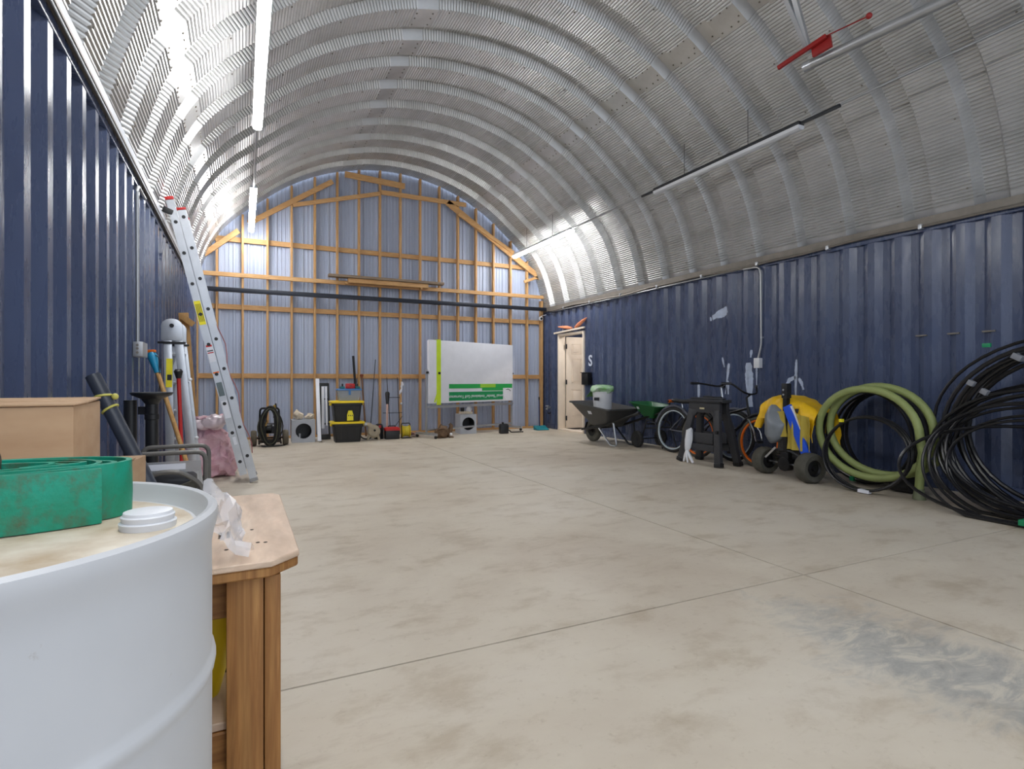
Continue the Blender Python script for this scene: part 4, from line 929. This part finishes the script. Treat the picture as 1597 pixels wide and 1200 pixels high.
t.part('bag_flap', B().grid(lambda u, v: Vector((-.08 + .18 * v, .12 + .24 * u, .58 - .16 * u * u)), 8, 6).wobble(.02, 12, 1), LG, solid=.004)
# green spreader
t = Thing('seed_spreader', 'green hopper spreader with a bent tube handle and orange grip', 'spreader', (5.85, 7.02, 0), 2)
def hop(w, y0, y1, z0, z1, r=.07): return rrect(w, y0, y1, z0, z1, r)
t.part('hopper', B().loft([hop(.10, -.12, .12, .46, .46), hop(.22, -.32, .34, .64, .70), hop(.235, -.335, .355, .64, .70), hop(.235, -.335, .355, .655, .715), hop(.21, -.305, .325, .65, .71), hop(.09, -.11, .11, .48, .48)]), GREENP, smooth=40)
t.part('hopper_label', B().obox((-.20, .13, .62), (.004, .05, .045), (0, -33, 0)), WHITE)
for s in (-1, 1):
    wheel(t, (s * .24, .10, .13), (1, 0, 0), .13, .06, .08, RUBBER, BLACKP)
    t.part('frame_tube', B().tube(fillet([(s * .14, .10, .14), (s * .14, .0, .44), (s * .14, -.22, .40), (s * .14, -.36, .02)], .06), .011, 8), STEEL)
    t.part('handle_tube', B().tube(fillet([(s * .13, .04, .30), (s * .13, -.35, .34), (s * .13, -.47, .55), (s * .13, -.50, .74)], .07), .011, 8), STEEL)
t.part('axle', B().cyl((-.24, .10, .13), (.24, .10, .13), .009), STEEL)
t.part('handle_bar', B().cyl((-.17, -.50, .745), (.17, -.50, .745), .013), STEEL); t.part('grip', B().cyl((-.15, -.50, .745), (-.05, -.50, .745), .023, 12), ORANGE, label='orange grip')
t.part('spinner', B().lathe([(.11, .36), (.12, .37), (.02, .385), (.02, .46)], 24), BLACKP)
# ------------------------------------------------------------- bicycles
def bicycle(name, label, loc, rz, lean, r, wb_, rimm, framem, bars, step=False, fender=None):
    t = Thing(name, label, 'bicycle', loc, rz); t.o.rotation_euler = (0, R(lean), R(rz))
    for yy in (0, wb_):
        c = Vector((0, yy, r)); o = t.part('wheel', B().ring(c, (1, 0, 0), r - .022, .022, 44, 10), RUBBER if rimm is not ORANGE else GREYR)
        t.part('rim', B().lathe([(r - .040, -.014), (r - .058, -.012), (r - .060, 0), (r - .058, .012), (r - .040, .014), (r - .043, 0), (r - .040, -.014)], 40, c, (1, 0, 0), False), rimm, under=o)
        t.part('hub', B().cyl(c - Vector((.045, 0, 0)), c + Vector((.045, 0, 0)), .02, 12), STEEL, under=o)
        sp = B()
        for k in range(18): a = R(20 * k); sp.tube([c + Vector((.025 * (-1) ** k, 0, 0)), c + Vector((0, (r - .058) * math.cos(a), (r - .058) * math.sin(a)))], .0016, 4)
        t.part('spokes', sp, STEEL if rimm is not ORANGE else BLACKM, under=o)
        if fender: t.part('fender', B().tube(arc((0, yy, r), r + .022, 20 if yy else 0, 150 if yy else 165, 16), .022, 8, False), fender)
    bbk = Vector((0, wb_ * .42, r - .03)); st = Vector((0, wb_ * (.16 if step else .26), r + (.28 if step else .36))); hd = Vector((0, wb_ * .80, r + (.50 if step else .40))); hl = Vector((0, wb_ * .845, r + .27))
    fr = B().tube([bbk, st], .016, 10).tube([bbk, hl], .019, 10).tube([st + Vector((0, .02, -.10 if not step else -.22)), hd], .016, 10).tube([hl, hd], .02, 10)
    for s in (-1, 1): fr.tube([(s * .06, 0, r), bbk + Vector((s * .03, 0, 0))], .010, 8).tube([(s * .06, 0, r), st + Vector((s * .02, .01, -.08))], .009, 8)
    t.part('frame', fr, framem)
    fk = B()
    for s in (-1, 1): fk.tube([hl + Vector((s * .03, 0, -.01)), Vector((s * .055, wb_ - .04, r + .12)), Vector((s * .055, wb_, r))], [.014, .012, .009], 8)
    fk.beam(hl + Vector((-.04, 0, -.01)), hl + Vector((.04, 0, -.01)), .03, .025); t.part('fork', fk, CHROME if rimm is ORANGE else framem)
    t.part('seat_post', B().tube([st, st + Vector((0, -.03, .12))], .012, 10), CHROME)
    c = st + Vector((0, -.04, .14))
    t.part('saddle', B().loft([[c + Vector((w * math.cos(a), y, .03 * math.sin(a) + dz)) for a in [2 * math.pi * k / 14 for k in range(14)]] for y, w, dz in ((-.13, .03, .01), (-.11, .09, .012), (-.04, .085, .005), (.05, .04, .0), (.14, .02, .004))]), BLACKP, smooth=50)
    t.part('stem', B().tube([hd, hd + Vector((0, -.03, .13)), hd + Vector((0, .02, .17))], .014, 10), BLACKM if rimm is ORANGE else CHROME)
    bars_pts = [hd + Vector(p_) for p_ in bars]; t.part('handlebar', B().tube(fillet(bars_pts, .05), .012, 8), BLACKM)
    for q in (bars_pts[0], bars_pts[-1]):
        o2 = bars_pts[1] if q is bars_pts[0] else bars_pts[-2]; t.part('grip', B().tube([q, q + (o2 - q).normalized() * .12], .017, 10), BLACKP)
    t.part('crank', B().cyl(bbk + Vector((-.05, 0, 0)), bbk + Vector((-.06, 0, 0)), .085, 24).beam(bbk + Vector((-.07, 0, 0)), bbk + Vector((-.07, .06, -.15)), .012, .02).beam(bbk + Vector((.07, 0, 0)), bbk + Vector((.07, -.06, .15)), .012, .02), STEEL)
    t.part('chain_guard', B().beam(bbk + Vector((-.05, .05, .04)), Vector((-.05, .02, r + .03)), .008, .07), STEEL); t.part('pedal', B().box(-.16, -.075, .42 * wb_ + .02, .42 * wb_ + .11, r - .20, r - .175), BLACKP, bevel=.005)
    if not step: t.part('reflector', B().box(-.02, .02, -.01, .0, r + .30, r + .34), RED)
    return t
PALE = mat('pale_rim', srgb(196, 210, 218), .35, .3, .05)
SIL = mat('silver_frame', srgb(92, 96, 108), .35, .5, .1)
cr = [(-.33, -.26, .16), (-.20, -.22, .17), (-.06, -.03, .14), (0, .02, .17), (.06, -.03, .14), (.20, -.22, .17), (.33, -.26, .16)]
bicycle('cruiser_bicycle', 'grey cruiser bicycle with pale rims and swept handlebar behind the sawhorse', (5.67, 6.40, 0), 184, -5, .33, 1.06, PALE, SIL, cr, True, SIL)
bm_ = [(-.31, -.16, .28), (-.22, -.08, .29), (-.12, .02, .19), (0, .02, .17), (.12, .02, .19), (.22, -.08, .29), (.31, -.16, .28)]
bicycle('orange_bicycle', 'black bicycle with orange rims between the sawhorse and the motor cart', (5.59, 5.80, 0), 181, -5, .31, .98, ORANGE, BLACKM, bm_, False, BLACKM)
# ------------------------------------------------------------- sawhorses
SAW = mat('charcoal_plastic', srgb(52, 53, 57), .5, 0, .08)
def sawhorse(label, loc, rz):
    t = Thing('sawhorse', label, 'sawhorse', loc, rz)
    W2, HT = .31, .80
    for s in (-1, 1):
        def P(y, z, off=0): return Vector((s * (.045 + .115 * (1 - z / HT)) + off, y, z))
        for sy in (-1, 1):
            t.part('leg', B().beam(P(sy * (W2 + .02), .0), P(sy * (W2 - .10), HT - .12), .095, .055, (1, 0, .1), .10, .05), SAW, bevel=.008)
            t.part('foot_pad', B().beam(P(sy * (W2 + .025), .001), P(sy * (W2 + .015), .05), .105, .065, (1, 0, .1)), BLACKP, bevel=.006)
            t.part('corner_gusset', B().beam(P(sy * .13, HT - .13), P(sy * .20, HT - .20), .05, .045, (1, 0, .1)), SAW, bevel=.006)
        t.part('head_rail', B().beam(P(-W2 + .045, HT - .09), P(W2 - .045, HT - .09), .05, .13, (0, 0, 1)), SAW, bevel=.008)
        t.part('shelf_panel', B().beam(P(-.20, .33), P(.20, .33), .03, .13, (0, 0, 1)), SAW, bevel=.006)
        t.part('cross_rail', B().beam(P(-.235, .215), P(.235, .215), .045, .08, (0, 0, 1)), SAW, bevel=.006)
        t.part('maker_label', B().obox(P(.02, HT - .10, s * .030), (.004, .08, .022), (0, 0, 0)), mat('pale_label', srgb(206, 196, 160), .5))
        t.part('clamp_knob', B().cyl(P(-.28 * 1, .42, s * .03), P(-.28, .42, s * .055), .02, 12), BLACKP)
    t.part('top_beam', B().box(-.075, .075, -W2 + .0, W2 - .0, HT - .025, HT + .012), SAW, bevel=.008)
    t.part('top_ridge', B().box(-.03, .03, -W2 + .05, W2 - .02, HT + .0125, HT + .034), SAW, bevel=.006)
    t.part('edge_ledge', B().box(-.10, -.076, -W2 + .02, W2 - .02, HT - .03, HT - .008), BLACKP, bevel=.004)
    return t
sawhorse('charcoal plastic folding sawhorse with a white rag on its rail', (5.325, 5.33, 0), -1)
t = Thing('white_rag', 'white rag hanging from the sawhorse rail down to the floor', 'rag', (5.12, 5.50, 0))
t.part('cloth', B().tube([(5.215, 5.50, .42), (5.17, 5.505, .40), (5.155, 5.50, .30), (5.145, 5.505, .20), (5.13, 5.51, .14)], [.02, .045, .05, .04, .02], 10).wobble(.02, 20, 3), WHITEP, world=True, smooth=50)
for dy, dx in ((.03, -.01), (-.05, -.02), (-.12, .0)): t.part('tail', B().tube([(5.135, 5.51, .17), (5.125 + dx, 5.51 + dy * .5, .09), (5.12 + dx, 5.51 + dy, .012)], [.016, .018, .012], 8).wobble(.008, 30, 2), WHITEP, world=True, smooth=50)
# ------------------------------------------------------------- motor cart with coat
t = Thing('motor_cart', 'two-wheeled motor cart with fat tyres, black post and blue panel', 'cart', (5.30, 4.18, 0))
ax = Vector((.10, .62, 0)).normalized()
DT = mat('dusty_fat_tyre', srgb(78, 76, 68), .9, 0, .2, 14)
wheel(t, (.06, .32, .15), ax, .15, .15, .085, DT, BLACKM); wheel(t, (-.06, -.32, .155), ax, .155, .15, .085, DT, BLACKM)
t.part('axle', B().cyl((-.05, -.26, .152), (.05, .26, .152), .012, 12), CHROME)
t.part('gear_case', B().cyl((-.05, .0, .15), (.06, .0, .15), .075, 24).box(-.04, .05, -.05, .05, .15, .28), BLACKM, bevel=.01)
t.part('frame_bar', B().tube(fillet([(.05, .24, .24), (.0, .12, .30), (-.02, -.10, .29), (-.06, -.26, .22)], .06), .014, 8), STEEL)
t.part('deck', B().box(.02, .34, -.16, .16, .20, .23), BLACKM, bevel=.008)
t.part('post', B().box(-.03, .025, -.025, .025, .22, .98), BLACKM, bevel=.006); t.part('post_head', B().box(-.04, .035, -.035, .035, .86, 1.02), BLACKP, bevel=.01)
for z in (.90, .95): t.part('bolt', B().cyl((-.045, 0, z), (-.055, 0, z), .01, 10), ALU)
BLU = mat('blue_plastic', srgb(22, 82, 214), .4, 0, .06)
t.part('blue_panel', B().beam((-.03, -.03, .78), (-.02, -.27, .24), .03, .10, (0, 1, .5)), BLU, bevel=.006, label='bright blue panel'); t.part('blue_foot', B().beam((-.02, -.22, .26), (-.05, -.36, .22), .03, .06), BLU, bevel=.006)
t.part('white_edge', B().beam((-.035, -.085, .78), (-.025, -.24, .40), .02, .02), WHITE)
t.part('side_panel', B().box(.02, .05, -.14, .10, .23, .75), GP, bevel=.006)
t.part('rear_caster', B().cyl((.33, -.02, .10), (.33, .04, .10), .10, 20), BLACKM)
b = B().ball((-.01, .14, .56), 1, 12, (.11, .12, .20)).wobble(.05, 8, 2); t.part('grey_wrap', b, mat('grey_film', srgb(122, 128, 134), .3, 0, .12, 9), smooth=50, label='shiny grey plastic wrap')
t.part('skid', B().beam((-.02, .12, .32), (-.06, .22, .20), .02, .02), CHROME)
# coat draped over it
YJ = mat('yellow_coat', srgb(240, 190, 20), .5, 0, .1, 5, bump=.15, bs=20); KH = mat('khaki_lining', srgb(176, 156, 60), .7, 0, .08, 8)
t = Thing('rain_coat', 'yellow raincoat with khaki lining draped over the motor cart', 'coat', (5.52, 4.13, .30))
def coat(u, v):
    y = .40 - .66 * u; top = .585 - .22 * max(0, u - .45) ** 1.3 * 1.6 - .10 * max(0, .2 - u) * 3; drop = .17 + .10 * math.sin(math.pi * min(1, u * 1.15)) * (.6 + .4 * math.sin(u * 9)) + .12 * max(0, u - .75) * 4
    a = (v - .5) * 2; x = .18 * math.copysign(min(1, abs(a) * 1.9) ** .8, a) * (1 + .25 * abs(a)); z = top - (drop + .10 * (a > 0)) * max(0, abs(a) - .38) / .62 - .03 * abs(a)
    f = .022 * math.sin(u * 31 + a * 2) * abs(a); return Vector((x + f, y, z))
t.part('shell', B().grid(coat, 40, 24).wobble(.018, 9, 3), YJ, solid=.004, smooth=60)
t.part('sleeve', B().tube([(-.12, .34, .46), (-.16, .42, .33), (-.17, .46, .22)], [.055, .05, .045], 12).wobble(.015, 14, 2), YJ, smooth=50)
t.part('lining', B().grid(lambda u, v: Vector((-.245 + .02 * math.sin(u * 17), .02 - .27 * u, .42 - .06 * u - (.40 - .05 * u) * v)), 16, 10).wobble(.012, 12, 5), KH, solid=.004, smooth=50, label='khaki lining panel')
t.part('lining_fold', B().beam((-.250, .10, .42), (-.250, .07, .14), .02, .10, (0, 1, 0)).wobble(.006, 10, 1), KH, bevel=.006)
# ------------------------------------------------------------- hoses and pipe coils
def loops(c, ry, rz_, n, dx, r, m_, t, name='loop', jit=.02, tilt=0, seed=0, seg=44, k=8):
    rnd = random.Random(seed)
    for i in range(n):
        jy, jz, jr = rnd.uniform(-jit, jit), rnd.uniform(-jit, jit) * .4, rnd.uniform(-jit, jit)
        pts = []
        for j in range(seg):
            a = 2 * math.pi * j / seg; y, z = (ry + jr) * math.cos(a), (rz_ + jr) * math.sin(a)
            pts.append(Vector((c[0] + dx * i + tilt * (z + rz_) + rnd.uniform(0, 1) * .0 + .012 * math.sin(2 * a + i), c[1] + jy + y, max(r + .001, c[2] + jz + z))))
        t.part(name, B().tube(pts, r, k, True), m_)
GTAPE = mat('green_tape', srgb(24, 140, 92), .4, 0, .05)
t = Thing('pipe_coil', 'upright coil of black poly pipe against the container inside the green hose', 'coil', (0, 0, 0))
loops((5.64, 3.56, .49), .455, .455, 9, .048, .017, PIPEB, t, jit=.02, seed=3)
for y, z in ((3.62, .945), (3.90, .83), (3.66, .05)): t.part('tie', B().box(5.60, 5.80, y - .02, y + .02, z - .022, z + .022), GTAPE)
t.part('hub_wheel', B().cyl((5.58, 3.24, .09), (5.60, 3.08, .09), .085, 20), RUBBER)
HG = mat('olive_suction_hose', srgb(142, 154, 94), .5, 0, .1, 6, bump=.25, bs=90)
t = Thing('suction_hose', 'thick olive green suction hose looped in front of the black pipe coil', 'hose', (5.4, 3.3, 0))
pts = [Vector((5.38, 2.905, .03)), Vector((5.375, 2.90, .12)), Vector((5.36, 2.885, .28)), Vector((5.355, 2.865, .42))]
for i in range(88):
    a = R(4 + i * 8.2); f = i / 87
    pts.append(Vector((5.355 + .17 * f, 3.40 - .15 * f - (.515 - .01 * math.sin(f * 5)) * math.cos(a), .53 + .06 * f + (.435 - .01 * f) * math.sin(a))))
for p_ in pts[20:]: p_.z = max(p_.z, .038)
t.part('hose_body', B().tube(pts, .035, 14), HG, world=True, smooth=50)
t.part('hose_cuff', B().tube([(5.378, 2.902, .10), (5.38, 2.905, .055), (5.382, 2.908, .004)], [.038, .043, .05], 16), mat('grey_green_cuff', srgb(118, 124, 96), .6), world=True)
t = Thing('thin_pipe_coil', 'thin black pipe ring with a yellow tag in front of the green hose', 'coil', (0, 0, 0))
loops((5.20, 3.32, .365), .41, .35, 4, .016, .0115, PIPEB, t, jit=.012, tilt=.16, seed=9)
t.part('tag', B().obox((5.28, 3.55, .66), (.035, .03, .03), (0, 0, 0)), YLABEL); t.part('tape_mark', B().obox((5.21, 3.28, .022), (.05, .10, .03), (0, 0, 0)), WHITE)
t = Thing('large_pipe_coil', 'large loose coil of glossy black pipe with grey and green tape', 'coil', (0, 0, 0))
loops((5.35, 1.95, .66), .74, .64, 7, .055, .019, PIPEB, t, jit=.05, tilt=.10, seed=5)
loops((5.20, 2.05, .50), .70, .48, 7, .040, .015, PIPEB, t, 'inner_loop', jit=.07, tilt=.22, seed=8)
loops((5.02, 2.12, .42), .58, .40, 5, .05, .012, PIPEB, t, 'thin_loop', jit=.06, tilt=.30, seed=11)
loops((5.02, 2.15, .36), .80, .34, 1, .0, .014, PIPEB, t, 'loose_loop', jit=.0, tilt=.45, seed=2)
loops((5.58, 1.98, .72), .95, .70, 1, .0, .014, PIPEB, t, 'loose_loop', jit=.0, tilt=.12, seed=4)
GT = mat('grey_tape', srgb(130, 132, 138), .45, 0, .05)
for q, s, m_ in (((5.56, 2.25, 1.235), (.20, .07, .045), GT), ((5.42, 2.53, 1.03), (.045, .05, .042), GT), ((5.38, 2.42, .96), (.045, .05, .042), GT), ((5.02, 1.95, .045), (.14, .16, .04), GTAPE), ((5.5, 2.46, 1.34), (.02, .06, .034), GTAPE)): t.part('tape', B().obox(q, s, (30 if m_ is GT else 0, 0, 0)), m_, bevel=.004)
